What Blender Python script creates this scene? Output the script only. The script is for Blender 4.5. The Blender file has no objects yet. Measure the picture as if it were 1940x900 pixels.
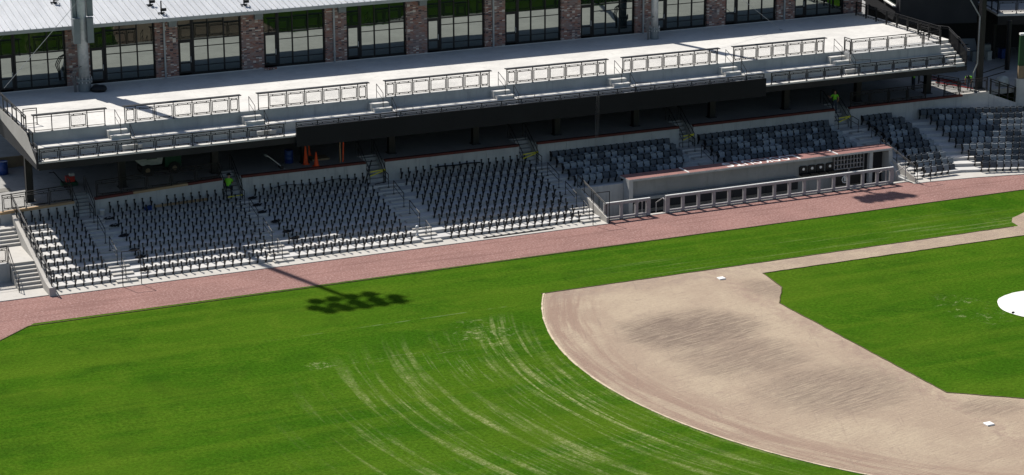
import bpy, bmesh, math, random
from mathutils import Vector, Matrix
random.seed(7)
R = math.radians
scene = bpy.context.scene
col = scene.collection

# ------------------------------------------------------------------ camera
cam_d = bpy.data.cameras.new('camera'); cam = bpy.data.objects.new('camera', cam_d); col.objects.link(cam)
yaw, pit, roll, FPX = .42800, .26500, -.0030, 4278.74
dv = Vector((math.sin(yaw)*math.cos(pit), math.cos(yaw)*math.cos(pit), -math.sin(pit)))
rv = Vector((math.cos(yaw), -math.sin(yaw), 0)); uv = rv.cross(dv)
r2 = math.cos(roll)*rv + math.sin(roll)*uv; u2 = -math.sin(roll)*rv + math.cos(roll)*uv
M = Matrix((r2, u2, -dv)).transposed().to_4x4(); M.translation = Vector((-65.284, -113.422, 40.519))
cam.matrix_world = M
cam_d.sensor_width = 36; cam_d.lens = 36*FPX/1940; cam_d.shift_y = -(450-370.27)/1940
cam_d.clip_start = 1; cam_d.clip_end = 3000
scene.camera = cam

# ------------------------------------------------------------------ light
SUN = Vector((-.212, .713, 1.0)).normalized()           # towards the sun
el = math.asin(SUN.z); az = math.atan2(SUN.x, SUN.y)
w = bpy.data.worlds.new('World'); scene.world = w; w.use_nodes = True
nt = w.node_tree; bg = nt.nodes['Background']; sky = nt.nodes.new('ShaderNodeTexSky')
sky.sky_type = 'NISHITA'; sky.sun_disc = False; sky.sun_elevation = el; sky.sun_rotation = az
nt.links.new(sky.outputs[0], bg.inputs[0]); bg.inputs[1].default_value = .075
sd = bpy.data.lights.new('sun', 'SUN'); sd.energy = 4.9; sd.angle = R(.53); sd.color = (1, .955, .89)
so = bpy.data.objects.new('sun', sd); col.objects.link(so); so.location = (0, 60, 80)
so.rotation_euler = SUN.to_track_quat('Z', 'Y').to_euler()
scene.view_settings.view_transform = 'Standard'; scene.view_settings.look = 'None'
scene.view_settings.exposure = .42; scene.view_settings.gamma = 1

# ------------------------------------------------------------------ materials
class N:
    def __init__(s, name):
        s.m = bpy.data.materials.new(name); s.m.use_nodes = True; s.t = s.m.node_tree
        s.b = s.t.nodes['Principled BSDF']; s.out = s.t.nodes['Material Output']
        s._pos = None
    def n(s, typ, **kw):
        x = s.t.nodes.new(typ)
        for k, v in kw.items(): setattr(x, k, v)
        return x
    def l(s, a, b): s.t.links.new(a, b)
    def pos(s):
        if s._pos is None: s._pos = s.n('ShaderNodeNewGeometry').outputs['Position']
        return s._pos
    def val(s, sock, v):
        if hasattr(v, 'is_linked') or isinstance(v, bpy.types.NodeSocket): s.l(v, sock)
        else: sock.default_value = v
    def ma(s, op, a, b=0., c=0., clamp=False):
        x = s.n('ShaderNodeMath', operation=op, use_clamp=clamp)
        s.val(x.inputs[0], a); s.val(x.inputs[1], b)
        if op in ('MULTIPLY_ADD', 'SMOOTH_MIN', 'COMPARE'): s.val(x.inputs[2], c)
        return x.outputs[0]
    def vm(s, op, a, b):
        x = s.n('ShaderNodeVectorMath', operation=op); s.val(x.inputs[0], a); s.val(x.inputs[1], b)
        return x
    def noise(s, vec, scale, det=3., rough=.55, dist=0.):
        x = s.n('ShaderNodeTexNoise'); s.l(vec, x.inputs['Vector']); x.inputs['Scale'].default_value = scale
        x.inputs['Detail'].default_value = det; x.inputs['Roughness'].default_value = rough; x.inputs['Distortion'].default_value = dist
        return x.outputs['Fac']
    def step(s, v, a, b, lo=0., hi=1.):
        x = s.n('ShaderNodeMapRange', interpolation_type='SMOOTHSTEP'); s.val(x.inputs[0], v)
        for i, q in enumerate((a, b, lo, hi)): x.inputs[1+i].default_value = q
        return x.outputs[0]
    def mix(s, f, a, b):
        x = s.n('ShaderNodeMix', data_type='RGBA'); s.val(x.inputs[0], f)
        for i, q in ((6, a), (7, b)):
            if isinstance(q, bpy.types.NodeSocket): s.l(q, x.inputs[i])
            else: x.inputs[i].default_value = (*q, 1)
        return x.outputs[2]
    def xyz(s, v):
        x = s.n('ShaderNodeSeparateXYZ'); s.l(v, x.inputs[0]); return x.outputs
    def cmb(s, a, b, c=0.):
        x = s.n('ShaderNodeCombineXYZ'); s.val(x.inputs[0], a); s.val(x.inputs[1], b); s.val(x.inputs[2], c); return x.outputs[0]
    def bump(s, h, st, d=.02):
        x = s.n('ShaderNodeBump'); s.l(h, x.inputs['Height']); x.inputs['Strength'].default_value = st; x.inputs['Distance'].default_value = d
        s.l(x.outputs[0], s.b.inputs['Normal'])
    def fin(s, c, rough=.8, metal=0., spec=.3):
        if isinstance(c, bpy.types.NodeSocket): s.l(c, s.b.inputs['Base Color'])
        else: s.b.inputs['Base Color'].default_value = (*c, 1)
        s.val(s.b.inputs['Roughness'], rough); s.b.inputs['Metallic'].default_value = metal
        s.b.inputs['Specular IOR Level'].default_value = spec
        return s.m
def pm(name, c1, c2=None, scale=1.5, rough=.8, metal=0., spec=.3, bump=0., stretch=(1, 1, 1), det=5.):
    s = N(name)
    if c2 is None: c2 = tuple(x*.75 for x in c1)
    v = s.vm('MULTIPLY', s.pos(), stretch).outputs[0]
    n = s.noise(v, scale, det, .6)
    f = s.step(n, .35, .68)
    if bump: s.bump(s.noise(s.pos(), scale*9, 3), bump)
    return s.fin(s.mix(f, c1, c2), rough, metal, spec)

RUB = (14.27, -13.065, 0)
def grass_mat():
    s = N('grass'); p = s.pos(); x, y, z = s.xyz(p)
    d = s.vm('SUBTRACT', p, RUB).outputs[0]
    r = s.vm('LENGTH', d, (0, 0, 0)).outputs[1]
    dx, dy, _ = s.xyz(d); a = s.ma('ARCTAN2', dy, s.ma('MULTIPLY', dx, -1.))
    big = s.noise(p, .09, 4, .6); mid = s.noise(p, .55, 4, .65, .6); fine = s.noise(p, 5.5, 5, .75)
    c = s.mix(s.step(big, .35, .65), (.027, .078, .0045), (.038, .094, .0055))
    c = s.mix(s.ma('MULTIPLY', s.step(mid, .46, .72), .55), c, (.062, .112, .009))
    dark = s.noise(p, .25, 3, .6, .8)
    c = s.mix(s.ma('MULTIPLY', s.step(dark, .52, .7), .5), c, (.020, .058, .0045))
    # mowing bands parallel to the foul line
    mow = s.noise(s.cmb(s.ma('MULTIPLY', x, .02), s.ma('MULTIPLY', y, .60)), 1., 3, .55, .2)
    c = s.mix(s.ma('MULTIPLY', s.step(mow, .44, .62), .55), c, (.058, .110, .008))
    fs = s.step(fine, .3, .72, .66, 1.32)
    cm = s.n('ShaderNodeMix', data_type='RGBA', blend_type='MULTIPLY'); cm.inputs[0].default_value = 1
    s.l(c, cm.inputs[6]); g = s.n('ShaderNodeCombineColor'); [s.l(fs, g.inputs[i]) for i in range(3)]; s.l(g.outputs[0], cm.inputs[7]); c = cm.outputs[2]
    gr = s.noise(p, 3.2, 6, .8)
    br = s.noise(s.vm('MULTIPLY', p, (.06, .14, 1)).outputs[0], 1., 4, .6, .5)
    c = s.mix(s.ma('MULTIPLY', s.step(br, .46, .68), .28), c, (.078, .122, .010))
    # left-over sand raked in arcs round the infield
    def reg(cx, cy, rx, ry):
        q = s.ma('ADD', s.ma('POWER', s.ma('DIVIDE', s.ma('SUBTRACT', x, cx), rx), 2.), s.ma('POWER', s.ma('DIVIDE', s.ma('SUBTRACT', y, cy), ry), 2.))
        return s.step(q, .25, 1.15, 1., 0.)
    arc = s.noise(s.cmb(s.ma('MULTIPLY', r, 1.5), s.ma('MULTIPLY', a, 2.6)), 1., 3, .6, .2)
    brk = s.step(s.noise(p, .30, 3, .6), .34, .56, .25, 1.)
    m1 = s.ma('MULTIPLY', s.ma('MULTIPLY', s.step(arc, .51, .66), reg(-20, -18, 13, 16.)), brk)
    arc3 = s.noise(s.cmb(s.ma('MULTIPLY', r, 4.5), s.ma('MULTIPLY', a, 5.)), 1., 3, .6, .3)
    m4 = s.ma('MULTIPLY', s.ma('MULTIPLY', s.step(arc3, .53, .66), reg(-19, -15, 10.5, 13)), brk)
    arc2 = s.noise(s.cmb(s.ma('MULTIPLY', r, 3.2), s.ma('MULTIPLY', a, 3.0), 7.), 1., 3, .6, .25)
    ring = s.ma('MULTIPLY', s.step(r, 29.6, 30.8), s.step(r, 32.0, 33.4, 1., 0.))
    sx = s.step(x, -17.0, -14.3, .9, .30)
    m2 = s.ma('MULTIPLY', s.ma('MULTIPLY', s.step(arc2, .50, .66), ring), s.ma('MULTIPLY', sx, s.step(y, -.5, -2.5)))
    blot = s.noise(p, 1.3, 6, .8, .6)
    m3 = s.ma('MULTIPLY', s.step(blot, .50, .64), reg(-16.9, -3.6, 1.9, 2.8))
    m6 = s.ma('MULTIPLY', s.step(blot, .48, .60), reg(-27.2, -4.9, .9, .7))
    m7 = s.ma('MULTIPLY', s.step(s.noise(s.cmb(s.ma('MULTIPLY', x, .6), s.ma('MULTIPLY', y, 3.)), 1., 5, .75), .54, .68), reg(-22.5, -5.4, 5.4, .7))
    ln = s.noise(s.cmb(s.ma('MULTIPLY', x, .07), s.ma('MULTIPLY', y, 3.1), 3.), 1., 4, .6, .1)
    m5 = s.ma('MULTIPLY', s.step(ln, .54, .72), s.ma('MULTIPLY', reg(12, 3.6, 20, 3.0), .40))
    sc = s.noise(s.cmb(s.ma('MULTIPLY', x, 1.3), s.ma('MULTIPLY', y, 1.3), 9.), 1., 5, .75, .8)
    m8 = s.ma('MULTIPLY', s.step(sc, .54, .66), reg(10.2, -11.6, 1.9, 3.2))
    tot = s.ma('ADD', s.ma('MULTIPLY', m1, .50), s.ma('MULTIPLY', m2, .85))
    for q, k in ((m3, .85), (m4, .42), (m6, 1.), (m7, .6), (m8, .9)): tot = s.ma('ADD', tot, s.ma('MULTIPLY', q, k))
    gr2 = s.noise(p, 9., 4, .8)
    tot = s.ma('MULTIPLY', tot, s.ma('MULTIPLY', s.step(gr, .40, .62, .10, 1.), s.step(gr2, .40, .62, .25, 1.)))
    tot = s.ma('MINIMUM', s.ma('ADD', tot, s.ma('MULTIPLY', m5, s.step(gr, .35, .6, .2, 1.))), .8)
    # faded chalk of the foul line
    ch = s.ma('MULTIPLY', s.step(s.ma('ABSOLUTE', s.ma('SUBTRACT', y, .18)), .03, .08, .10, 0.), s.ma('MULTIPLY', s.step(x, -30., -20.), s.step(x, -13.2, -13., 1., 0.)))
    ch = s.ma('MULTIPLY', ch, s.step(s.noise(p, .8, 3), .45, .6))
    soft = s.ma('MINIMUM', s.ma('ADD', s.ma('MULTIPLY', m1, .32), s.ma('MULTIPLY', m2, .35)), .35)
    c = s.mix(soft, c, (.120, .150, .030))
    c = s.mix(s.ma('MULTIPLY', tot, .80), c, (.46, .44, .25)); c = s.mix(ch, c, (.5, .52, .4))
    s.bump(s.ma('ADD', fine, s.noise(p, 16., 3, .7)), .55, .05)
    return s.fin(c, .95, 0, 0.)
def dirt_mat():
    s = N('infield_soil'); p = s.pos(); x, y, z = s.xyz(p)
    d = s.vm('SUBTRACT', p, RUB).outputs[0]; r = s.vm('LENGTH', d, (0, 0, 0)).outputs[1]
    dx, dy, _ = s.xyz(d); a = s.ma('ARCTAN2', dy, s.ma('MULTIPLY', dx, -1.))
    big = s.noise(p, .22, 5, .62, .5)
    c = s.mix(s.step(big, .36, .62), (.385, .310, .225), (.325, .252, .186))
    # drag marks of the rake
    drag = s.noise(s.cmb(s.ma('ADD', s.ma('MULTIPLY', x, .55), s.ma('MULTIPLY', y, .25)), s.ma('SUBTRACT', s.ma('MULTIPLY', y, 7.5), s.ma('MULTIPLY', x, 1.9))), 1., 7, .78, .7)
    def reg(cx, cy, rx, ry):
        q = s.ma('ADD', s.ma('POWER', s.ma('DIVIDE', s.ma('SUBTRACT', x, cx), rx), 2.), s.ma('POWER', s.ma('DIVIDE', s.ma('SUBTRACT', y, cy), ry), 2.))
        return s.step(s.ma('ADD', q, s.ma('MULTIPLY', s.noise(p, .5, 4, .65), .9)), .55, 1.5, 1., 0.)
    wet = s.ma('MAXIMUM', reg(-6.2, -8.0, 5.2, 4.2), s.ma('MAXIMUM', s.ma('MULTIPLY', reg(-6.0, -13.2, 4.6, 4.2), .7), s.ma('MULTIPLY', reg(-4.0, -19.6, 5.4, 4.4), .7)))
    wet = s.ma('MAXIMUM', wet, s.ma('MULTIPLY', reg(1.6, -3.4, 1.6, 2.6), .55))
    wet = s.ma('MAXIMUM', wet, s.ma('MULTIPLY', reg(1.6, -25.3, 2.2, 1.6), .5))
    wf = s.ma('MULTIPLY', s.ma('ADD', wet, .10), s.step(drag, .36, .64, .30, 1.))
    c = s.mix(s.ma('MINIMUM', s.ma('MULTIPLY', wf, 1.15), 1.), c, (.150, .114, .090))
    sc = s.noise(s.cmb(s.ma('ADD', s.ma('MULTIPLY', x, .9), s.ma('MULTIPLY', y, .4)), s.ma('SUBTRACT', s.ma('MULTIPLY', y, 2.4), s.ma('MULTIPLY', x, .6)), 5.), 1., 7, .8, .9)
    c = s.mix(s.ma('MULTIPLY', s.step(sc, .54, .66), .5), c, (.225, .170, .138))
    arcn = s.noise(s.cmb(s.ma('MULTIPLY', r, 1.6), s.ma('MULTIPLY', a, 3.5)), 1., 4, .65, .3)
    edge = s.ma('MULTIPLY', s.step(r, 24.8, 27.6), s.step(arcn, .38, .6))
    c = s.mix(s.ma('MULTIPLY', edge, .8), c, (.235, .158, .122))
    lip2 = s.ma('MULTIPLY', s.step(y, -1.2, .9), s.step(s.noise(p, .9, 5, .7), .40, .58))
    c = s.mix(s.ma('MULTIPLY', lip2, .5), c, (.24, .180, .148))
    ins = s.ma('MULTIPLY', s.step(s.ma('ABSOLUTE', s.ma('SUBTRACT', x, .1)), .25, .85, 1., 0.), s.step(s.noise(p, 1.4, 5, .7), .42, .6))
    c = s.mix(s.ma('MULTIPLY', ins, .5), c, (.24, .165, .135))
    lines = s.noise(s.cmb(s.ma('SUBTRACT', s.ma('MULTIPLY', y, 1.1), s.ma('MULTIPLY', x, 2.6)), s.ma('ADD', s.ma('MULTIPLY', x, .12), s.ma('MULTIPLY', y, .2)), 4.), 1., 4, .6)
    c = s.mix(s.ma('MULTIPLY', s.step(lines, .60, .7), .35), c, (.20, .15, .12))
    rim = s.step(r, 28.82, 28.9)
    c = s.mix(s.ma('MULTIPLY', rim, .3), c, (.52, .44, .33))
    c = s.mix(s.ma('MULTIPLY', s.step(s.noise(p, 5, 6, .85), .46, .66), .5), c, (.235, .180, .138))
    c = s.mix(s.ma('MULTIPLY', s.step(s.noise(p, 2.2, 6, .85), .56, .68), .4), c, (.44, .37, .28))
    s.bump(s.ma('ADD', s.ma('MULTIPLY', drag, 2.), s.noise(p, 6, 4, .7)), .6, .05)
    return s.fin(c, .95, 0, .1)
def track_mat():
    s = N('crushed_brick'); p = s.pos(); x, y, z = s.xyz(p)
    f = s.noise(p, 7., 6, .85); b = s.noise(p, .35, 4, .6)
    c = s.mix(s.step(b, .35, .65), (.240, .132, .114), (.204, .112, .097))
    c = s.mix(s.step(f, .50, .64), c, (.36, .245, .222)); c = s.mix(s.step(f, .47, .34), c, (.115, .058, .052))
    t = s.noise(s.cmb(s.ma('MULTIPLY', x, .1), s.ma('MULTIPLY', y, 1.8)), 1., 4, .65, .2)
    c = s.mix(s.ma('MULTIPLY', s.step(t, .52, .66), .55), c, (.150, .080, .070))
    s.bump(f, .5, .03); return s.fin(c, .95, 0, .1)
def conc_mat(name, c1, c2, c3):
    s = N(name); p = s.pos(); b = s.noise(p, .45, 5, .65, .4); f = s.noise(p, 5., 5, .75)
    st = s.noise(s.vm('MULTIPLY', p, (2.6, 2.6, .25)).outputs[0], 1., 4, .7)
    c = s.mix(s.step(b, .35, .68), c1, c2); c = s.mix(s.ma('MULTIPLY', s.step(st, .50, .72), .5), c, c3)
    c = s.mix(s.ma('MULTIPLY', s.step(f, .55, .8), .35), c, c3)
    s.bump(f, .2, .01); return s.fin(c, .85, 0, .2)
def brick_mat():
    s = N('old_brick'); p = s.pos(); x, y, z = s.xyz(p)
    v = s.cmb(s.ma('ADD', x, y), z)
    b = s.n('ShaderNodeTexBrick'); s.l(v, b.inputs['Vector']); b.inputs['Scale'].default_value = 1
    b.inputs['Brick Width'].default_value = .22; b.inputs['Row Height'].default_value = .075; b.inputs['Mortar Size'].default_value = .008
    b.inputs['Color1'].default_value = (.25, .085, .055, 1); b.inputs['Color2'].default_value = (.25, .19, .17, 1); b.inputs['Mortar'].default_value = (.22, .20, .18, 1)
    cell = s.vm('FLOOR', s.vm('DIVIDE', v, (.22, .075, 1)).outputs[0], (0, 0, 0)).outputs[0]
    wn = s.n('ShaderNodeTexWhiteNoise'); s.l(cell, wn.inputs['Vector']); rnd = wn.outputs['Value']
    c = s.mix(s.step(rnd, .89, .93), b.outputs[0], (.50, .46, .41)); c = s.mix(s.step(rnd, .16, .10), c, (.07, .055, .06))
    c = s.mix(s.ma('MULTIPLY', s.step(s.noise(p, 1.1, 4), .5, .65), .5), c, (.18, .165, .17))
    s.bump(b.outputs['Fac'], -.5, .01); return s.fin(c, .9, 0, .2)
def glass_mat(name='tinted_glass', fac=.24):
    s = N(name); s.t.nodes.remove(s.b); n = s.noise(s.pos(), .9, 2, .5)
    bp = s.n('ShaderNodeBump'); s.l(n, bp.inputs['Height']); bp.inputs['Strength'].default_value = .05; bp.inputs['Distance'].default_value = .03
    d = s.n('ShaderNodeBsdfDiffuse'); d.inputs[0].default_value = (.006, .010, .010, 1)
    g = s.n('ShaderNodeBsdfGlossy'); g.inputs[0].default_value = (.90, 1, .95, 1); g.inputs['Roughness'].default_value = .015
    s.l(bp.outputs[0], g.inputs['Normal'])
    m = s.n('ShaderNodeMixShader'); m.inputs[0].default_value = fac; s.l(d.outputs[0], m.inputs[1]); s.l(g.outputs[0], m.inputs[2])
    s.l(m.outputs[0], s.out.inputs[0]); return s.m

MAT = dict(
 grass=grass_mat(), dirt=dirt_mat(), track=track_mat(), brick=brick_mat(), glass=glass_mat(), glassdark=glass_mat('dark_glass', .085),
 conc=conc_mat('pale_concrete', (.44, .42, .385), (.40, .38, .345), (.31, .295, .27)),
 riser=conc_mat('tier_concrete', (.50, .49, .47), (.45, .44, .425), (.36, .355, .34)),
 wall=conc_mat('cast_concrete', (.42, .42, .41), (.34, .345, .34), (.22, .225, .225)),
 dugwall=conc_mat('shaded_concrete', (.27, .28, .28), (.22, .23, .23), (.14, .15, .15)),  # darker copy of the wall concrete, dugout shade put into its colour
 deck=conc_mat('deck_concrete', (.55, .535, .50), (.47, .457, .43), (.37, .36, .34)),
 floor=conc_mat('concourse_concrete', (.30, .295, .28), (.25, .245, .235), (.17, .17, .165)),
 black=pm('black_paint', (.007, .007, .008), (.011, .011, .012), 2, .5, 0, .3),
 rail=pm('rail_black', (.006, .006, .007), (.010, .009, .010), 3, .5, 0, .25),
 steel=pm('dark_steel', (.012, .013, .015), (.018, .019, .021), 1, .55, 0, .25),
 banner=pm('black_board', (.006, .0075, .0095), (.008, .0095, .012), .5, .6, 0, .2),
 cast=pm('cast_iron_black', (.006, .006, .007), (.011, .010, .010), 6, .5, 0, .3),
 seatd=pm('seat_charcoal', (.046, .054, .063), (.062, .071, .081), 5, .5, 0, .35),
 seatg=pm('seat_dusty', (.215, .235, .25), (.16, .177, .19), 5, .55, 0, .35),
 rust=pm('rust_primer', (.12, .030, .024), (.085, .028, .022), 3, .85),
 wood=pm('lumber', (.36, .25, .14), (.28, .19, .11), 2, .85, stretch=(.4, 3, 3)),
 topcoat=pm('red_roof_coating', (.25, .125, .11), (.20, .10, .09), 1.2, .85),
 galv=pm('galvanised', (.50, .515, .52), (.38, .40, .41), 3, .45, .25, .5),
 boxgrey=pm('grey_enclosure', (.17, .195, .205), (.145, .168, .18), 2, .5, .2, .4),
 gutter=pm('grey_trim', (.30, .315, .32), (.26, .275, .28), 1, .5, .2, .4),
 roof=pm('zinc_roof', (.45, .462, .475), (.39, .402, .415), .8, .42, .15, .4, stretch=(2, .3, 1)),
 white=pm('white_paint', (.78, .77, .74), (.70, .69, .66), 2, .6),
 tarp=pm('white_tarp', (.66, .65, .61), (.56, .55, .51), .9, .5, bump=.6),
 railgrey=pm('grey_padding', (.33, .315, .315), (.28, .268, .268), 3, .7),
 yellow=pm('caution_tape', (.62, .55, .03), (.5, .45, .03), 4, .6),
 orange=pm('cone_orange', (.75, .085, .02), (.6, .07, .02), 4, .6),
 red=pm('red_paint', (.42, .025, .02), (.3, .02, .018), 4, .5),
 blue=pm('blue_plastic', (.012, .04, .17), (.009, .03, .125), 4, .4),
 green=pm('machine_green', (.010, .06, .028), (.008, .045, .02), 4, .5),
 hopper=pm('hopper_grey', (.40, .42, .40), (.30, .33, .31), 4, .6),
 padgreen=pm('green_padding', (.012, .055, .018), (.010, .04, .014), 2, .6),
 tyre=pm('tyre_rubber', (.02, .02, .02), (.03, .028, .026), 5, .9),
 hivis=pm('hivis_shirt', (.20, .62, .03), (.16, .5, .03), 4, .8),
 navy=pm('work_trousers', (.03, .04, .06), (.022, .03, .045), 5, .9),
 skin=pm('skin', (.38, .22, .15), (.33, .19, .13), 6, .6),
 boot=pm('boot', (.03, .02, .015), (.02, .015, .01), 6, .8),
 cable=pm('cable', (.15, .15, .15), (.11, .11, .11), 4, .6),
 net=pm('net_cord', (.30, .29, .28), (.24, .23, .22), 4, .9),
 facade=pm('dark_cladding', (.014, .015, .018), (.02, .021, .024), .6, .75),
 tanboard=pm('plywood', (.24, .18, .11), (.19, .14, .09), 1.5, .9),
 grate=pm('drain_grate', (.16, .155, .14), (.12, .115, .105), 5, .6, .3),
)

# ------------------------------------------------------------------ mesh helpers
class MB:
    def __init__(s): s.v = []; s.f = []
    def add(s, vs, fs):
        o = len(s.v); s.v += [tuple(q) for q in vs]; s.f += [tuple(i+o for i in f) for f in fs]; return s
    def box(s, x0, x1, y0, y1, z0, z1):
        return s.add([(x0,y0,z0),(x1,y0,z0),(x1,y1,z0),(x0,y1,z0),(x0,y0,z1),(x1,y0,z1),(x1,y1,z1),(x0,y1,z1)],
                     [(0,3,2,1),(4,5,6,7),(0,1,5,4),(1,2,6,5),(2,3,7,6),(3,0,4,7)])
    def prism(s, poly, z0, z1):           # poly counter-clockwise; z1 number or list
        n = len(poly); zt = z1 if isinstance(z1, (list, tuple)) else [z1]*n; zb = z0 if isinstance(z0, (list, tuple)) else [z0]*n
        vs = [(p[0], p[1], zb[i]) for i, p in enumerate(poly)] + [(p[0], p[1], zt[i]) for i, p in enumerate(poly)]
        return s.add(vs, [tuple(range(n-1, -1, -1)), tuple(range(n, 2*n))] + [(i, (i+1) % n, n+(i+1) % n, n+i) for i in range(n)])
    def side(s, poly, x0, x1):            # poly in (y,z) extruded along x
        n = len(poly)
        vs = [(x0, p[0], p[1]) for p in poly] + [(x1, p[0], p[1]) for p in poly]
        return s.add(vs, [tuple(range(n-1, -1, -1)), tuple(range(n, 2*n))] + [(i, (i+1) % n, n+(i+1) % n, n+i) for i in range(n)])
    def sheet(s, poly, z):
        return s.add([(p[0], p[1], z) for p in poly], [tuple(range(len(poly)))])
    def tube(s, p, q, r, n=6, r2=None):
        p = Vector(p); q = Vector(q); d = (q-p)
        if d.length < 1e-6: return s
        d.normalize(); a = d.orthogonal().normalized(); b = d.cross(a); r2 = r if r2 is None else r2
        vs = [p + (a*math.cos(t)+b*math.sin(t))*r for t in (2*math.pi*i/n for i in range(n))] + [q + (a*math.cos(t)+b*math.sin(t))*r2 for t in (2*math.pi*i/n for i in range(n))]
        return s.add(vs, [tuple(range(n-1, -1, -1)), tuple(range(n, 2*n))] + [(i, (i+1) % n, n+(i+1) % n, n+i) for i in range(n)])
    def bar(s, p, q, w, h=None):          # square bar between two points (vertical side upright)
        p = Vector(p); q = Vector(q); h = h or w; d = (q-p).normalized()
        a = d.cross(Vector((0, 0, 1)))
        a = Vector((1, 0, 0)) if a.length < 1e-4 else a.normalized()
        b = a.cross(d)
        c = [a*w/2+b*h/2, -a*w/2+b*h/2, -a*w/2-b*h/2, a*w/2-b*h/2]
        return s.add([p+k for k in c]+[q+k for k in c], [(0,1,2,3),(7,6,5,4),(0,4,5,1),(1,5,6,2),(2,6,7,3),(3,7,4,0)])
    def path(s, pts, r, n=6):
        for a, b in zip(pts, pts[1:]): s.tube(a, b, r, n)
        return s
    def lathe(s, c, prof, n=16):          # prof (r,z)
        vs = []; m = len(prof)
        for r, z in prof:
            for i in range(n): t = 2*math.pi*i/n; vs.append((c[0]+r*math.cos(t), c[1]+r*math.sin(t), c[2]+z))
        fs = [(k*n+i, k*n+(i+1) % n, (k+1)*n+(i+1) % n, (k+1)*n+i) for k in range(m-1) for i in range(n)]
        fs += [tuple(range(n-1, -1, -1)), tuple(range((m-1)*n, m*n))]
        return s.add(vs, fs)
ORG = {}
def mesh(name, mb, mat, org=(0, 0, 0), smooth=False):
    me = bpy.data.meshes.new(name); o = Vector(org)
    me.from_pydata([tuple(Vector(v)-o) for v in mb.v], [], mb.f)
    bm = bmesh.new(); bm.from_mesh(me); bmesh.ops.recalc_face_normals(bm, faces=bm.faces[:]); bm.to_mesh(me); bm.free()
    for m in (mat if isinstance(mat, (list, tuple)) else [mat]): me.materials.append(MAT[m] if isinstance(m, str) else m)
    if smooth: me.shade_smooth()
    return me
def link(name, me, parent=None, loc=(0, 0, 0)):
    ob = bpy.data.objects.new(name, me); col.objects.link(ob); ob.location = loc
    if parent is not None: ob.parent = parent
    return ob
def part(name, mb, mat, parent, smooth=False):
    org = ORG[parent.name]; ob = link(name, mesh(name, mb, mat, org, smooth), parent); ORG[ob.name] = org
    return ob
def tag(o, label, cat, group=None):
    o['label'] = label; o['category'] = cat
    if group: o['group'] = group
    return o
def thing(name, loc, label, cat, group=None):
    o = bpy.data.objects.new(name, None); col.objects.link(o); o.location = loc; o.empty_display_size = .2
    ORG[o.name] = Vector(loc); return tag(o, label, cat, group)
def solo(name, mb, mat, loc, label, cat, group=None, smooth=False):   # a thing that is one mesh
    o = link(name, mesh(name, mb, mat, loc, smooth), None, loc); ORG[o.name] = Vector(loc); return tag(o, label, cat, group)
def struct(name, mb, mat, kind='structure'):
    o = link(name, mesh(name, mb, mat)); o['kind'] = kind; ORG[o.name] = Vector((0, 0, 0)); return o
ORDN = 'first second third fourth fifth sixth seventh eighth ninth tenth eleventh twelfth thirteenth fourteenth fifteenth sixteenth seventeenth eighteenth nineteenth twentieth twenty-first twenty-second'.split()

# ------------------------------------------------------------------ constants of the stand
TR, RH, Y0, Z0 = .94, .215, 14.4, .22
YR = [Y0+TR*k for k in range(10)]           # riser faces; the tenth is the back wall
ZT = [Z0+RH*k for k in range(9)]            # tread heights
WY = YR[9]; CZ = 3.38
PHI = R(18); CP, SP = math.cos(PHI), math.sin(PHI)
XB = 28.0                                   # where the first row bends
def bend(k): return XB + TR*k*math.tan(PHI/2)
def wallz(x): return CZ if x > -24 else CZ - .62*min(1, (-24-x)/14.)
AIS = [-32.55, -22.66, -12.70, -1.47]

# ------------------------------------------------------------------ ground
mb = MB()
PX0, PX1, PY0, PY1 = -.42, 23.45, 14.02, 17.2          # the dugout pit is cut out
xs = [-900, PX0, PX1, 900]; ys = [-1200, PY0, PY1, 900]
for i in range(3):
    for j in range(3):
        if i == 1 and j == 1: continue
        mb.sheet([(xs[i], ys[j]), (xs[i+1], ys[j]), (xs[i+1], ys[j+1]), (xs[i], ys[j+1])], 0)
struct('grass_field', mb, 'grass')
def wob(pts, amp=.03, step=.5):
    out = []
    for a, b in zip(pts, pts[1:]+pts[:1]):
        a = Vector(a); b = Vector(b); n = max(1, int((b-a).length/step))
        if (b-a).length > 60: n = 1
        nrm = Vector((-(b-a).y, (b-a).x)).normalized()
        for i in range(n): out.append(tuple(a+(b-a)*i/n + nrm*random.uniform(-amp, amp)))
    return out
mb = MB(); edge = wob([(-60, -12), (-41.8, 6.5), (-39.45, 8.72), (29, 8.72), (36, 7.4), (60, 0)], .03)[:-1]
edge = [p for p in edge if p[0] < 59]
fw = [(60, 14.6), (PX1+.02, 14.6), (PX1+.02, 14.0), (PX0-.02, 14.0), (PX0-.02, 14.6), (-60, 14.6)]
mb.sheet(edge + [(60, 0)] + fw, .004); struct('warning_track', mb, 'track')
# infield: skinned arc, base path, home circle
mb = MB(); RAD = 29.0
def arcpt(t): return (RUB[0]+RAD*math.cos(t), RUB[1]+RAD*math.sin(t))
tA = math.pi - math.asin((1.48-RUB[1])/RAD); tB = math.pi + math.asin((30.5-13.065)/RAD) if False else math.pi*1.62
arcp = [arcpt(tA+(tB-tA)*i/160) for i in range(161)]
inner = [(60, -24.6), (4.5, -25.5), (.83, -22.6), (.80, -6.0), (2.52, -3.45), (2.95, -.55), (23.6, -.50), (25.0, -3.2), (60, -3.4)]
home = [(60, 5), (27.2, 5.1), (25.7, 4.0), (24.2, 3.25), (23.55, 2.45), (23.35, 1.48)]
poly = arcp + [(60, -40)] + wob(inner[:], .025, .6)[:-1] + home + wob([(23.3, 1.48), (-11.0, 1.48)], .02, .6)[:40]
poly = [p for i, p in enumerate(poly)]
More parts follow.
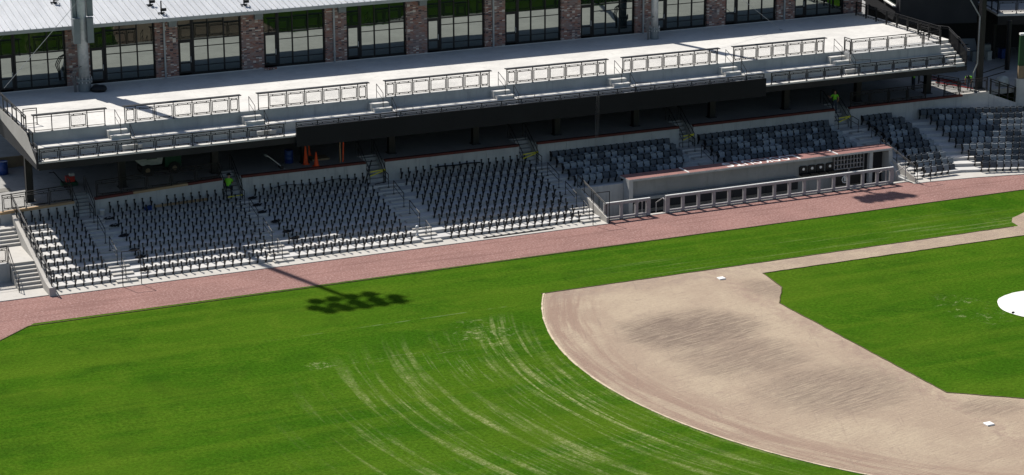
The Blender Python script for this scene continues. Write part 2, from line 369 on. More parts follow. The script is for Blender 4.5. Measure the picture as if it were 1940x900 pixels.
# split into safe n-gons: arc part and path part
A = arcp + [(60, -40), (60, -24.6), (4.5, -25.5), (.83, -22.6), (.80, -6.0), (2.52, -3.45), (2.95, -.50), (2.95, 1.48)]
Bp = [(2.95, -.50), (23.6, -.50), (25.2, -2.6), (60, -3.0), (60, 5), (27.2, 5.1), (25.7, 4.0), (24.2, 3.25), (23.55, 2.45), (23.35, 1.48), (2.95, 1.48)]
def wob2(pts):
    out = []
    for a, b in zip(pts, pts[1:]+pts[:1]):
        a = Vector(a); b = Vector(b); L = (b-a).length; n = 1 if (L < .9 or max(abs(a.x), abs(b.x)) > 59) else int(L/.45)
        nr = Vector((-(b-a).y, (b-a).x)).normalized()
        for i in range(n): out.append(tuple(a+(b-a)*i/n + (nr*random.uniform(-.025, .025) if i else Vector((0, 0)))))
    return out
mb = MB(); mb.sheet(wob2(A), .006); mb.sheet(wob2(Bp), .006); struct('infield_dirt', mb, 'dirt')
# cut turf lip along the soil and the track
def lip(pts, w_=.05, h=.035):
    b = MB()
    for a, c in zip(pts, pts[1:]):
        if max(abs(a[0]), abs(c[0])) > 59: continue
        b.bar((a[0], a[1], .018), (c[0], c[1], .018), w_*random.uniform(.6, 1.4), h)
    return b
lb = MB()
for pl in (wob2([(4.5, -25.5), (.83, -22.6), (.80, -6.0), (2.52, -3.45), (2.95, -.50), (23.6, -.50)])[:-50], [(-11.0+.5*i, 1.5+random.uniform(-.02, .02)) for i in range(69)], edge[::2]):
    q = lip(pl); lb.add(q.v, q.f)
SOIL = pm('turf_edge_soil', (.085, .06, .03), (.05, .06, .015), 3, .95)
struct('turf_edge', lb, SOIL)
lb = lip(arcp[::1], .09, .03); struct('sand_lip', lb, pm('sand_lip', (.50, .42, .30), (.40, .32, .22), 4, .95))
# bases and mound cover
def base_bag(cx, cy, label):
    b = MB(); h = .21; m = .19
    b.add([(cx-h, cy-h, .01), (cx+h, cy-h, .01), (cx+h, cy+h, .01), (cx-h, cy+h, .01), (cx-h, cy-h, .06), (cx+h, cy-h, .06), (cx+h, cy+h, .06), (cx-h, cy+h, .06),
           (cx-m, cy-m, .085), (cx+m, cy-m, .085), (cx+m, cy+m, .085), (cx-m, cy+m, .085)],
          [(3,2,1,0),(0,1,5,4),(1,2,6,5),(2,3,7,6),(3,0,4,7),(4,5,9,8),(5,6,10,9),(6,7,11,10),(7,4,8,11),(8,9,10,11)])
    solo('base_bag', b, 'white', (cx, cy, 0), label, 'base', 'white bases on the infield')
base_bag(.11, -.42, 'white square base on the dirt near the base path corner')
base_bag(.05, -27.3, 'white square base nearest the camera, by the lower right corner')
b = MB(); MC = (14.55, -12.9)
prof = [(2.76, .02)] + [(2.72, .05), (2.2, .10), (1.4, .18), (.6, .24), (.02, .25)]
n = 48; vs = []
for r_, z_ in prof:
    for i in range(n):
        t = 2*math.pi*i/n; q = 1+.006*math.sin(9*t)+.004*math.sin(23*t); vs.append((MC[0]+r_*q*math.cos(t), MC[1]+r_*q*math.sin(t), z_+.012*math.sin(5*t+3*r_)*(r_/2.7)))
b.add(vs, [(k*n+i, k*n+(i+1) % n, (k+1)*n+(i+1) % n, (k+1)*n+i) for k in range(len(prof)-1) for i in range(n)])
tp = thing('mound_cover', (MC[0], MC[1], 0), 'round white tarp pulled over the pitcher mound', 'tarp')
part('tarp', b, 'tarp', tp, True)
b = MB()
for i in (2, 9):
    t = math.pi*(.95+.05*i); x, y = MC[0]+2.66*math.cos(t), MC[1]+2.66*math.sin(t); b.box(x-.07, x+.07, y-.05, y+.05, .05, .11)
part('sandbag', b, 'cast', tp)

# ------------------------------------------------------------------ lower grandstand (concrete)
gs = thing('grandstand', (-18, 18, 0), 'stepped pale concrete grandstand along the warning track', 'grandstand')
b = MB()
b.prism([(-37.05, 13.22), (-.6, 13.22), (-.6, 14.4), (-37.05, 14.4)], 0, .045)
part('apron', b, 'conc', gs)
b = MB(); b.prism([(23.3, 13.25), (24.8, 13.22), (28.0, 12.85), (33., 11.9), (60, 3.6), (60, 8), (XB, 14.4), (23.3, 14.4)], 0, .045); part('apron', b, 'conc', gs)
def rowfront(k, x0, x1):               # front edge of tread k, left to right
    pts = []; xb = bend(k)
    if x0 < xb: pts.append((x0, YR[k]))
    if x1 > xb: pts += [(xb, YR[k]), (xb+(x1-xb)*CP, YR[k]-(x1-xb)*SP)]
    else: pts.append((x1, YR[k]))
    return pts
BLK = [(-37.05, AIS[0]), (AIS[0], AIS[1]), (AIS[1], AIS[2]), (AIS[2], AIS[3])]
for k in range(9):
    segs = [(a, c) for a, c in BLK]
    segs += [(AIS[3], -.62)] if k < 4 else [(AIS[3], 10.4), (10.4, 23.4)]
    for a, c in segs:
        b = MB(); b.box(a+.004, c-.004, YR[k], YR[k+1]+(.0 if k < 8 else .02), 0 if k < 4 else -.2, ZT[k]); part('tier', b, 'riser', gs)
    f = rowfront(k, 23.4, 52.); g = rowfront(k+1, 23.4, 52.) if k < 8 else None
    b = MB()
    if k < 8: b.prism(f+g[::-1], 0, ZT[k])
    else: b.prism([f[0], f[1], (39.0, YR[8]-(39.0-bend(8))*SP/CP), (39.0, WY-.01), (23.4, WY+.02)], 0, ZT[8]); 
    part('tier', b, 'riser', gs)
# half steps in the aisles
def half_steps(cx, k0, k1, wdt=1.3):
    for k in range(k0, k1):
        zb = ZT[k-1] if k else .045
        b = MB(); b.box(cx-wdt/2, cx+wdt/2, YR[k]-.46, YR[k]-.002, zb-.02 if k else .0, zb+RH/2); part('aisle_step', b, 'conc', gs)
for i, c in enumerate(AIS): half_steps(c+.03, 0, 9)
half_steps(10.4, 5, 9, 1.1); half_steps(23.98, 0, 9, 1.05)
# back wall with stair slots, built panel by panel
OPEN = [(-33.38, -32.09), (-23.68, -22.37), (-13.76, -12.40), (-2.57, -1.17), (9.88, 11.03), (22.79, 24.06)]
edges = [-38.1] + [e for o in OPEN for e in o] + [36.4]
for i in range(0, len(edges), 2):
    a, c = edges[i], edges[i+1]; nn = max(1, round((c-a)/2.4))
    for j in range(nn):
        x0 = a+(c-a)*j/nn+.006; x1 = a+(c-a)*(j+1)/nn-.006
        b = MB(); b.prism([(x0, WY), (x1, WY), (x1, WY+.25), (x0, WY+.25)], 0, [wallz(x0)-.12, wallz(x1)-.12, wallz(x1)-.12, wallz(x0)-.12]); part('wall_panel', b, 'wall', gs)
for (a, c) in OPEN:      # steps up through the slot and cheek walls
    zt = wallz((a+c)/2); n = 6
    for j in range(n):
        z = ZT[8]+(zt-.1-ZT[8])*(j+1)/n
        b = MB(); b.box(a+.1, c-.1, WY+.02+.28*j, WY+.32+.28*j, ZT[8]-.3, z); part('slot_step', b, 'wall', gs)
    for x in (a, c-.1):
        b = MB(); b.box(x, x+.1, WY+.25, WY+2., 1.0, zt-.05); part('cheek_wall', b, 'wall', gs)
# strip along the top of the wall: rust-primed steel, partly still lumber
def strip(a, c, m, nm):
    nn = max(1, round((c-a)/3))
    for j in range(nn):
        x0 = a+(c-a)*j/nn; x1 = a+(c-a)*(j+1)/nn-.01
        b = MB(); b.prism([(x0, WY-.03), (x1, WY-.03), (x1, WY+.28), (x0, WY+.28)], [wallz(x0)-.118, wallz(x1)-.118, wallz(x1)-.118, wallz(x0)-.118], [wallz(x0)+.03, wallz(x1)+.03, wallz(x1)+.03, wallz(x0)+.03]); part(nm, b, m, gs)
strip(-38.1, -33.4, 'wood', 'wood_cap'); strip(-32.08, -29.6, 'rust', 'steel_cap'); strip(-29.6, -26.0, 'wood', 'wood_cap'); strip(-26, -23.7, 'rust', 'steel_cap')
for (a, c) in ((-22.36, -13.77), (-12.39, -2.58), (-1.16, 9.87), (11.04, 22.78), (24.07, 34.0)): strip(a, c, 'rust', 'steel_cap')
strip(34.02, 36.4, 'conc', 'stone_cap')
# left flank wall
b = MB(); b.side([(13.25, 0), (25.5, 0), (25.5, 2.75), (23.2, 2.72), (14.3, .58), (13.35, .50)], -37.42, -37.06); part('flank_wall', b, 'conc', gs)

# ------------------------------------------------------------------ concourse slab under and beside the upper deck
cc = thing('concourse', (0, 30, 0), 'shaded concrete concourse floor behind the seating under the upper deck', 'concourse')
b = MB()
xsb = [-60, -38, -24] + [o for q in OPEN[1:] for o in q] + [36.4, 90]
def slab(x0, x1, y0, y1):
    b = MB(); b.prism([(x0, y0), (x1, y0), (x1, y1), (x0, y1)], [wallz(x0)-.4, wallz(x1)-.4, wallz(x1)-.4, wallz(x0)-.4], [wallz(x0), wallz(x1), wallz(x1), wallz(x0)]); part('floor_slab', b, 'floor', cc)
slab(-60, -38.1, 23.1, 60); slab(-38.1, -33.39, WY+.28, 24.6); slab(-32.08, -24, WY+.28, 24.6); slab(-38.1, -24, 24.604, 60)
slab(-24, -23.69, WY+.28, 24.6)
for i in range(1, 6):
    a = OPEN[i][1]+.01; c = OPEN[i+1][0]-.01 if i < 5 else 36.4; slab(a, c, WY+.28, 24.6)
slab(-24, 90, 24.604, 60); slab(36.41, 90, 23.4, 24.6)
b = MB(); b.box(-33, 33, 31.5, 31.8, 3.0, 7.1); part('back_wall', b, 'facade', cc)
for i in range(10):
    x = -30+6.18*i; b = MB(); b.box(x, x+2.1, 31.44, 31.498, 3.3, 5.6); part('door', b, 'steel', cc)
b = MB(); b.box(-37.6, -36.2, 27.6, 28.5, wallz(-37)+.0, wallz(-37)+.035); part('drain_grate', b, 'grate', cc)

# ------------------------------------------------------------------ upper deck
DY, DZ, FY, FZ, T2Y, T2Z = 23.0, 7.62, 20.70, 6.30, 21.8, 6.90
XL, XR = -36.0, 31.75
ud = thing('upper_deck', (0, 28, 3.4), 'white concrete upper deck carried on black steel columns', 'deck')
b = MB(); n = 56
for i in range(n):
    x0 = XL+(XR-XL)*i/n; x1 = XL+(XR-XL)*(i+1)/n
    b.box(x0+.012, x1-.012, FY-.03, FY+.3, FZ-.11, FZ+.0)
part('edge_kerb', b, 'deck', ud)
for i in range(8):
    x0 = XL+(XR-XL)*i/8; x1 = XL+(XR-XL)*(i+1)/8
    b = MB(); b.box(x0+.003, x1-.003, FY+.301, T2Y+.0, FZ-.3, FZ-.003); part('lower_tread', b, 'deck', ud)
    b = MB(); b.box(x0+.003, x1-.003, T2Y, DY-.002, FZ-.3, T2Z); part('upper_tread', b, 'deck', ud)
b = MB(); b.box(XL, 23.4, DY, DY+.25, 6.4, DZ); part('parapet', b, 'wall', ud)
b = MB(); b.box(23.4, 31.2, 21.95, DY+.25, 6.9, DZ-.02); part('parapet', b, 'wall', ud)
nb = 11
for i in range(nb):
    x0 = XL+(32.9-XL)*i/nb; x1 = XL+(32.9-XL)*(i+1)/nb
    for y0, y1 in ((DY+.252, 27.2), (27.2, 31.2), (31.2, 35.2)):
        b = MB(); b.box(x0+.003, x1-.003, y0+.002, y1-.002, DZ-.35, DZ-.004); part('deck_slab', b, 'deck', ud)
b = MB(); b.box(XL, XR, FY+.02, FY+.22, 5.80, FZ-.115); b.box(XL, XR, FY+.02, FY+.4, 5.76, 5.80); part('front_beam', b, 'steel', ud)
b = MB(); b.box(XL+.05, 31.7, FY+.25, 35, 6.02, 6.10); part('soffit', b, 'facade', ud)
COLX = [-35.84] + [-29.86+6.18*i for i in range(11)]
for x in COLX:
    b = MB(); zb = wallz(x)-.1; b.box(x-.22, x+.22, 24.3, 24.34, zb, 6.05); b.box(x-.22, x+.22, 24.66, 24.7, zb, 6.05); b.box(x-.21, x+.21, 24.34, 24.66, zb, 6.05); b.box(x-.3, x+.3, 24.2, 24.8, zb, zb+.14)
    part('column', b, 'black', ud)
    b = MB(); b.box(x-.12, x+.12, FY+.23, 24.3, 5.70, 6.02); part('cantilever_beam', b, 'steel', ud)
b = MB(); b.box(XL-.14, XL-.005, FY-.02, 35, 5.85, FZ+.9 if False else 6.95); part('end_girder', b, 'facade', ud)
b = MB(); b.side([(FY-.03, FZ-.11), (34.9, 7.3), (34.9, 7.66), (DY, 7.66), (T2Y, 6.95), (FY-.03, 6.32)], XL-.16, XL-.142); part('end_fascia', b, 'conc', ud)
# little stairs through the drink rails
GAPS = [-30.50+8.83*i for i in range(6)] + [22.67]
for gx in GAPS:
    for (y0, y1, z, dx) in ((22.46, DY-.003, 7.38, 0), (22.0, 22.46, 7.14, .08), (21.42, T2Y-.003, 6.60, .62)):
        b = MB(); b.box(gx-.63+dx, gx+.63+dx, y0, y1, (T2Z if z > 7 else FZ)-.01, z); part('stair_step', b, 'deck', ud)
for j in range(6):        # stair at the far right end of the deck
    b = MB(); y1 = DY-.36*j; b.box(31.21, 32.6-.0, y1-.36, y1, 5.9 if j < 7 else 6, DZ-.21*(j+1)); part('stair_step', b, 'deck', ud)
b = MB(); b.box(31.2, 32.7, FY-.0, DY, 5.8, 6.1); part('stair_beam', b, 'steel', ud)

# ------------------------------------------------------------------ guard rails
WIRE = {}
def wiremesh(wd, h):
    key = (round(wd, 2), round(h, 2))
    if key not in WIRE:
        b = MB(); nx = int(wd/.06); nz = int(h/.06); t = .0013
        for i in range(1, nx): x = wd*i/nx; b.box(x-t, x+t, -t, t, 0, h)
        for i in range(1, nz): z = h*i/nz; b.box(0, wd, -t, t, z-t, z+t)
        WIRE[key] = mesh('wire_mesh', b, 'rail')
    return WIRE[key]
FRM = {}
def frame(wd, h, mat):
    key = (round(wd, 2), round(h, 2), mat)
    if key not in FRM:
        b = MB(); t = .022
        b.box(0, wd, -t, t, 0, 2*t); b.box(0, wd, -t, t, h-2*t, h); b.box(0, 2*t, -t, t, 2*t, h-2*t); b.box(wd-2*t, wd, -t, t, 2*t, h-2*t)
        for q in (.2, .8): b.box(wd*q-.03, wd*q+.03, -.015, .015, -.05, -.001); b.box(wd*q-.03, wd*q+.03, -.015, .015, h+.001, h+.05)
        FRM[key] = mesh('panel_frame', b, mat)
    return FRM[key]
def guard(name, pts, hts, label, group=None, mat='rail', counter=False, skip=(), pw=.05, cat='railing', low=.0, mid=True, zf=None, nomesh=False):
    """pts: post feet along a straight run (x,y,z); panels between neighbours"""
    t = thing(name, pts[0], label, cat, group); o = Vector(pts[0]); H = hts
    for p in pts:
        b = MB(); b.box(p[0]-pw/2, p[0]+pw/2, p[1]-.03, p[1]+.03, p[2]-.06+low, p[2]+H); b.box(p[0]-.07, p[0]+.07, p[1]-.06, p[1]+.06, p[2]-.0, p[2]+.014); part('post', b, mat, t)
    up = Vector((0, 0, H)); a, c = Vector(pts[0])+up, Vector(pts[-1])+up
    b = MB(); e = (c-a).normalized()*.03; b.bar(a-e, c+e, .06, .05); part('top_rail', b, mat, t)
    if mid:
        b = MB(); b.bar(a-Vector((0, 0, .13)), c-Vector((0, 0, .13)), .035, .03); part('mid_rail', b, mat, t)
        b = MB(); b.bar(Vector(pts[0])+Vector((0, 0, .10)), Vector(pts[-1])+Vector((0, 0, .10)), .035, .03); part('bottom_rail', b, mat, t)
    if counter:
        b = MB(); b.box(a.x-.12, c.x+.12, a.y-.22, a.y+.16, a.z+.03, a.z+.075); part('counter', b, 'rail', t)
    for i, (p, q) in enumerate(zip(pts, pts[1:])):
        if i in skip: continue
        p = Vector(p); q = Vector(q); d = q-p; L = d.length; g = .075
        wd = L-2*g; h = H-.13-.10-.13
        fr = link('panel_frame', frame(wd, h, mat), t); d.normalize()
        fr.location = p + d*g + Vector((0, 0, .165)) - o
        ex = Vector((d.x, d.y, d.z)); ez = Vector((0, 0, 1)); ey = ez.cross(ex).normalized()
        fr.rotation_euler = Matrix((ex, ey, ez)).transposed().to_euler() if abs(d.z) < 1e-6 else (0, 0, math.atan2(d.y, d.x))
        if not nomesh:
            wm = link('wire_mesh', wiremesh(wd-.088, h-.088), fr); wm.location = (.044, 0, .044)
    return t
G1 = 'drink rails along the upper deck'
off = [0, .69, 1.93, 3.17, 4.41, 5.65, 6.87, 7.52]
guard('drink_rail', [(-35.62+1.12*i, DY+.1, DZ) for i in range(5)], 1.05, 'short black drink rail at the left end of the upper deck, mostly without panels', G1, counter=True, skip=(0, 1, 3))
names = ['second', 'third', 'fourth', 'fifth', 'sixth', 'seventh']
for i in range(6):
    guard('drink_rail', [(-29.85+8.83*i+q, DY+.1, DZ) for q in off], 1.05, 'black drink rail with counter and wire panels, %s from left on the upper deck' % names[i], G1, counter=True, skip=(0,) if i == 1 else ())
guard('guard_rail', [(23.46+1.55*i, 22.03, DZ-.02) for i in range(6)], 1.05, 'black wire panel railing on the forward parapet at the right end of upper deck', mat='rail')
guard('guard_rail', [(23.46, 22.95, DZ-.02), (23.46, 22.08, DZ-.02)], 1.05, 'short black return panel closing the forward parapet railing beside the steps')
# railing along the deck front
HF = .80
fx = [XL+.1+1.213*i for i in range(14)]
guard('front_rail', [(x, FY+.03, FZ) for x in fx], HF, 'low black panel railing on the deck edge, left of the long black board', 'low railings on the deck edge')
fx = [-19.3+1.447*i for i in range(25)]
guard('front_rail', [(x, FY+.03, FZ) for x in fx], HF, 'low black panel railing on the deck edge, above the long black board', 'low railings on the deck edge')
fx = [16.05+1.456*i for i in range(11)]+[31.65]
guard('front_rail', [(x, FY+.03, FZ) for x in fx], HF, 'low black panel railing on the deck edge, right of the long black board', 'low railings on the deck edge')
# black ribbon board hung over the deck edge
rb = thing('ribbon_board', (-2, 20.55, 5.6), 'long black ribbon board hung on the front edge of the upper deck', 'ribbon board')
n = 16
for i in range(n):
    x0 = -19.39+34.85*i/n; x1 = -19.39+34.85*(i+1)/n
    b = MB(); b.box(x0+.002, x1-.002, 20.44, 20.60, 5.56, 6.84); part('panel', b, 'banner', rb)
b = MB(); b.box(-19.39, 15.46, 20.602, 20.66, 5.6, 6.2); part('back_frame', b, 'steel', rb)
# hand rails of the small deck stairs
for i, gx in enumerate(GAPS):
    t = thing('stair_rail', (gx+.1, DY-.3, DZ-.3), 'thin black hand rail beside the upper deck steps, %s gap from the left' % ORDN[i], 'handrail', 'hand rails of the deck steps')
    p0, p1 = (gx+.02, DY+.12, DZ), (gx+.12, 22.2, 7.12)
    b = MB(); b.tube(p0, (p0[0], p0[1], p0[2]+.95), .02); part('post', b, 'rail', t)
    b = MB(); b.tube(p1, (p1[0], p1[1], p1[2]+1.0), .02); part('post', b, 'rail', t)
    b = MB(); b.path([(p0[0], p0[1], p0[2]+.95), (p1[0], p1[1], p1[2]+1.0)], .02); b.path([(p0[0], p0[1], p0[2]+.5), (p1[0], p1[1], p1[2]+.55)], .015); part('rail', b, 'rail', t)
    t = thing('stair_rail', (gx+.6, 21.5, 6.3), 'thin black hand rail at the foot of the deck steps, %s gap from the left' % ORDN[i], 'handrail', 'hand rails of the deck steps')
    x = gx+.66; b = MB(); b.tube((x, 22.0, T2Z), (x, 22.0, T2Z+.95), .02); b.tube((x+.05, 21.3, FZ), (x+.05, 21.3, FZ+1.0), .02); part('post', b, 'rail', t)
    b = MB(); b.path([(x, 22.0, T2Z+.95), (x+.05, 21.3, FZ+1.0), (x+.05, 20.95, FZ+1.0)], .02); b.path([(x, 22.0, T2Z+.5), (x+.05, 21.3, FZ+.55)], .015)
    b.path([(x+.05, 21.3, FZ+1.0), (x+1.0, 20.8, FZ+1.02), (x+1.0, 20.8, FZ+.75)], .018); part('rail', b, 'rail', t)
# end railings of the deck
guard('guard_rail', [(XL-.06, DY+.3+1.32*i, DZ) for i in range(9)], 1.05, 'black railing along the left end of the upper deck', nomesh=True, skip=range(1, 8, 2))
guard('guard_rail', [(XL+.0, FY+.1, FZ), (XL+.0, T2Y, FZ)], 1.0, 'short black railing at the left end of the lower tread of the deck', nomesh=True)
guard('guard_rail', [(XL+.0, T2Y+.1, T2Z), (XL+.0, DY-.05, T2Z)], 1.0, 'short black railing at the left end of the upper tread of the deck', nomesh=True)
guard('guard_rail', [(XL+.2+.85*i, 25.2, DZ) for i in range(2)], 1.05, 'short black railing frame standing on the left end of the upper deck', nomesh=True, skip=(0,))
guard('guard_rail', [(31.95, DY+.15+1.42*i, DZ) for i in range(9)], 1.07, 'tall black panel railing along the right end of the upper deck', pw=.09, mat='black')
t = thing('stair_rail', (32.6, 22, 6.3), 'double black pipe hand rail falling along the stair at the right end of the deck', 'handrail')
for zz in (.95, 1.08):
    b = MB(); b.path([(32.0, 23.6, DZ+zz), (32.55, 23.0, DZ+zz-.05), (32.6, 21.9, 7.05+zz), (32.65, 21.7, 7.0+zz), (32.7, 20.75, 6.35+zz), (32.75, 20.5, 6.35+zz)], .03); part('rail', b, 'rail', t)
for y, z in ((23., DZ), (21.8, 7.0), (20.7, 6.3)):
    b = MB(); b.tube((32.62, y, z-.3), (32.62, y, z+.95), .025); part('post', b, 'rail', t)
b = MB(); b.box(32.62, 32.66, 20.75, 23., 6.2, 6.45); b.side([(20.75, 6.3), (23., 7.5), (23., 8.4), (20.75, 7.2)], 32.66, 32.675); part('infill', b, 'black', t)
guard('guard_rail', [(31.3, DY+.7, DZ), (31.3, DY+1.7, DZ)], .9, 'short black railing with a top board at the right stair head', nomesh=True, skip=(0,), mat='rail')

# ------------------------------------------------------------------ brick clubhouse building
BX = [-36.2]; BY, BZ = 35.2, DZ
cb = thing('clubhouse', (0, 36, DZ), 'brick clubhouse with tall dark windows and a pale metal roof', 'building')
PIER = []; x = -30.52
piers = [(-30.52+6.185*i, -30.52+6.185*i+1.6) for i in range(11)]
EZ = 11.75
for (a, c) in piers:
    b = MB(); b.box(a, c, BY, BY+.9, BZ-.02, EZ+.3); part('brick_pier', b, 'brick', cb)
wins = [(-30.52+6.185*(i-1)+1.6, -30.52+6.185*i) for i in range(11)] 
b = MB(); b.box(-37.5, 33.2, BY+.35, BY+.5, EZ-.25, EZ+.28); part('header_beam', b, 'black', cb)
for (a, c) in wins:
    b = MB(); wdt = c-a; ym = BY+.22
    def mull(x, wd=.07): b.box(x-wd/2, x+wd/2, ym, ym+.12, BZ, EZ)
    b.box(a, c, ym-.02, ym+.14, BZ, BZ+.14); b.box(a, c, ym-.02, ym+.14, EZ-.14, EZ)
    cols = [a+.05, a+.05+.98, a+.05+.98+(wdt-1.08)/3, a+.05+.98+2*(wdt-1.08)/3, c-.05]
    for x in cols: mull(x, .10 if x in (cols[0], cols[-1]) else .08)
    mull(cols[1]+.1, .16)
    zr = [BZ+.62, BZ+1.95, BZ+2.45]
    for z in zr[:2]: b.box(cols[1]+.18, c-.1, ym+.002, ym+.1, z-.02, z+.02)
    b.box(a, c, ym+.002, ym+.1, zr[2]-.03, zr[2]+.03)
    fr = part('window', b, 'black', cb)
    for j in range(4):
        x0, x1 = cols[j]+.045, cols[j+1]-.045
        if j == 1: x0 += .14
        zz = [BZ+.14]+(zr if j else [zr[2]])+[EZ-.14]
        for z0, z1 in zip(zz, zz[1:]):
            if j == 0 and z0 < zr[2]-.1: continue
            g = MB(); yy = ym+.06+random.uniform(-.002, .002); tl = random.uniform(-.004, .004); tz = random.uniform(-.004, .004)
            g.add([(x0, yy+tl, z0+.03), (x1, yy-tl, z0+.03), (x1, yy-tl+tz, z1-.03), (x0, yy+tl+tz, z1-.03), (x0, yy+.02, z0+.03), (x1, yy+.02, z0+.03), (x1, yy+.02, z1-.03), (x0, yy+.02, z1-.03)],
                  [(0,1,2,3),(7,6,5,4),(0,4,5,1),(1,5,6,2),(2,6,7,3),(3,7,4,0)])
            part('pane', g, 'glass' if z0 < zr[2]-.1 else 'glassdark', fr)
    d = MB(); x0, x1 = cols[0]+.06, cols[1]-.04     # door leaf
    d.box(x0, x1, ym-.02, ym+.04, BZ+.03, BZ+.28); d.box(x0, x1, ym-.02, ym+.04, zr[2]-.16, zr[2]-.04); d.box(x0, x0+.1, ym-.02, ym+.04, BZ+.28, zr[2]-.16); d.box(x1-.1, x1, ym-.02, ym+.04, BZ+.28, zr[2]-.16); d.box(x0+.1, x1-.1, ym-.02, ym+.04, BZ+.82, BZ+.92)
    dr = part('door', d, 'black', cb)
    g = MB(); g.box(x0+.1, x1-.1, ym, ym+.02, BZ+.28, BZ+.82); part('pane', g, 'glass', dr)
    g = MB(); g.box(x0+.1, x1-.1, ym, ym+.02, BZ+.92, zr[2]-.16); part('pane', g, 'glass', dr)
    g = MB(); g.box(x1-.08, x1-.05, ym-.08, ym-.03, BZ+.9, BZ+1.3); part('handle', g, 'galv', dr)
b = MB(); b.box(-37.5, 33.2, BY+.6, BY+14, BZ, EZ+.3); part('core_wall', b, 'facade', cb)
b = MB(); b.box(-36, 33., BY-.06, BY-.002, BZ-.003, BZ+.05); part('base_curb', b, 'deck', cb)
# eave gutter, roof panels with raised seams
EY = 34.05
b = MB(); b.box(-38.4, 33.4, EY-.16, EY, EZ+.03, EZ+.24); b.box(-38.4, 33.4, EY-.17, EY-.161, EZ+.19, EZ+.26); b.box(-38.4, 33.4, EY, BY+.6, EZ+.05, EZ+.08); part('gutter', b, 'gutter', cb)
RS = .18; RL = 13.
rf = thing('roof_root', (0, EY, EZ), 'x', 'x'); bpy.data.objects.remove(rf)
rp = MB(); rp.side([(0, 0), (RL, RL*RS), (RL, RL*RS+.03), (0, .03)], 0, .43)
for q in (.12, .24, .32): rp.side([(0.01, .0305), (RL, RL*RS+.0305), (RL, RL*RS+.036), (0.01, .036)], q, q+.02)
rp.side([(0, .031), (RL, RL*RS+.031), (RL, RL*RS+.11), (0, .11)], .0, .045)
rme = mesh('roof_panel', rp, 'roof')
rfe = link('roof', mesh('roof', MB().side([(EY+.02, EZ+.14), (EY+RL, EZ+.14+RL*RS), (EY+RL, EZ+.22+RL*RS), (EY+.02, EZ+.22)], -38.3, 33.3), 'gutter', (0, 36, DZ)), cb)
for i in range(166):
    o = link('roof_panel', rme, rfe); o.location = (-38.3+.431*i, EY-.03-36, EZ+.225-DZ)
# downspouts and box lights on the piers
for i, (a, c) in enumerate(piers):
    if i % 2 == 1:
        b = MB(); x = a+.62; b.box(x-.06, x+.06, BY-.14, BY-.02, BZ, EZ-.2); b.bar((x, BY-.08, EZ-.2), (x, EY-.05, EZ+.1), .12); b.box(x-.09, x+.09, EY-.17, EY-.0, EZ+.0, EZ+.15); part('downspout', b, 'gutter', cb)
    b = MB(); x = a+1.2; b.box(x-.28, x+.28, BY-.32, BY-.003, EZ-.55, EZ-.2); b.box(x-.31, x+.31, BY-.35, BY-.003, EZ-.2, EZ-.16); part('wall_light', b, 'boxgrey', cb)
# small flood lights on the roof edge
for i, (x, y) in enumerate(((-30.4, 38.5), (-24.2, 36.6), (-23.9, 34.9), (-17.9, 35.2))):
    z = EZ+.25+(y-EY)*RS
    t = thing('roof_floodlight', (x, y, z), 'small dark flood light on the metal roof, %s from the left' % ORDN[i], 'floodlight', 'flood lights standing on the metal roof')
    b = MB(); b.tube((x, y, z), (x, y, z+.9), .05, 8); b.box(x-.12, x+.12, y-.12, y+.12, z, z+.03); part('post', b, 'black', t)
    b = MB(); b.box(x-.25, x+.2, y-.12, y+.05, z+.05, z+.12); b.box(x-.1, x+.3, y-.25, y-.12, z+.22, z+.42); part('lamp_head', b, 'black', t)

# ------------------------------------------------------------------ light poles
def light_pole(x, y, H, rad, boxes, bank, label):
    t = thing('light_pole', (x, y, DZ), label, 'light pole', 'tall steel light poles on the upper deck')
    b = MB(); b.lathe((x, y, DZ), [(rad*1.2, 0), (rad*1.2, .72), (rad*1.5, .72), (rad*1.5, .86), (rad*1.15, .86)], 20); part('base_drum', b, 'boxgrey', t)
    for i in range(12):
        an = 2*math.pi*i/12; b = MB(); px, py = x+rad*1.38*math.cos(an), y+rad*1.38*math.sin(an); b.tube((px, py, DZ+.6), (px, py, DZ+.98), .03); part('bolt', b, 'galv', t)
    b = MB(); b.lathe((x, y, DZ), [(rad, .86), (rad*.97, 5), (rad*.55, H-DZ)], 20); part('shaft', b, 'galv', t, True)
    for (an, z0, z1, s, dd) in boxes:
        b = MB(); rr = rad+s/2+.02; cx, cy = x+rr*math.cos(an), y+rr*math.sin(an); b.box(cx-s/2, cx+s/2, cy-.2, cy+.2, DZ+z0, DZ+z1); b.box(cx-s/2-.02, cx+s/2+.02, cy-.22, cy+.22, DZ+z1, DZ+z1+.05); part('ballast_box', b, 'boxgrey', t)
    b = MB()
    for q in (-.12, 0, .12): b.path([(x-rad-.3+q*.5, y-.1, DZ), (x-rad-.32+q*.5, y-.1, DZ+.55), (x-rad-.45+q, y-.1, DZ+1.1), (x-rad-.2+q, y-.1, DZ+1.6), (x-rad*.6, y-rad*.8, DZ+1.75)], .035)
    part('conduit', b, 'cable', t)
    for (z, wd, nl) in bank:
        b = MB(); b.box(x-wd/2, x+wd/2, y-.6, y-.45, z-.08, z+.08); b.box(x-.1, x+.1, y-.5, y+.1, z-.1, z+.1); part('crossarm', b, 'galv', t)
        for j in range(nl):
            lx = x-wd/2+wd*(j+.5)/nl; b = MB()
            b.lathe((0, 0, 0), [(.13, 0), (.40, .2), (.50, .5), (.52, .55), (.46, .57)], 10); m = Matrix.Translation((lx, y-.7, z-.45)) @ Matrix.Rotation(R(150), 4, 'X')
            b.v = [tuple(m @ Vector(v)) for v in b.v]; part('lamp', b, 'boxgrey', t)
PI = math.pi
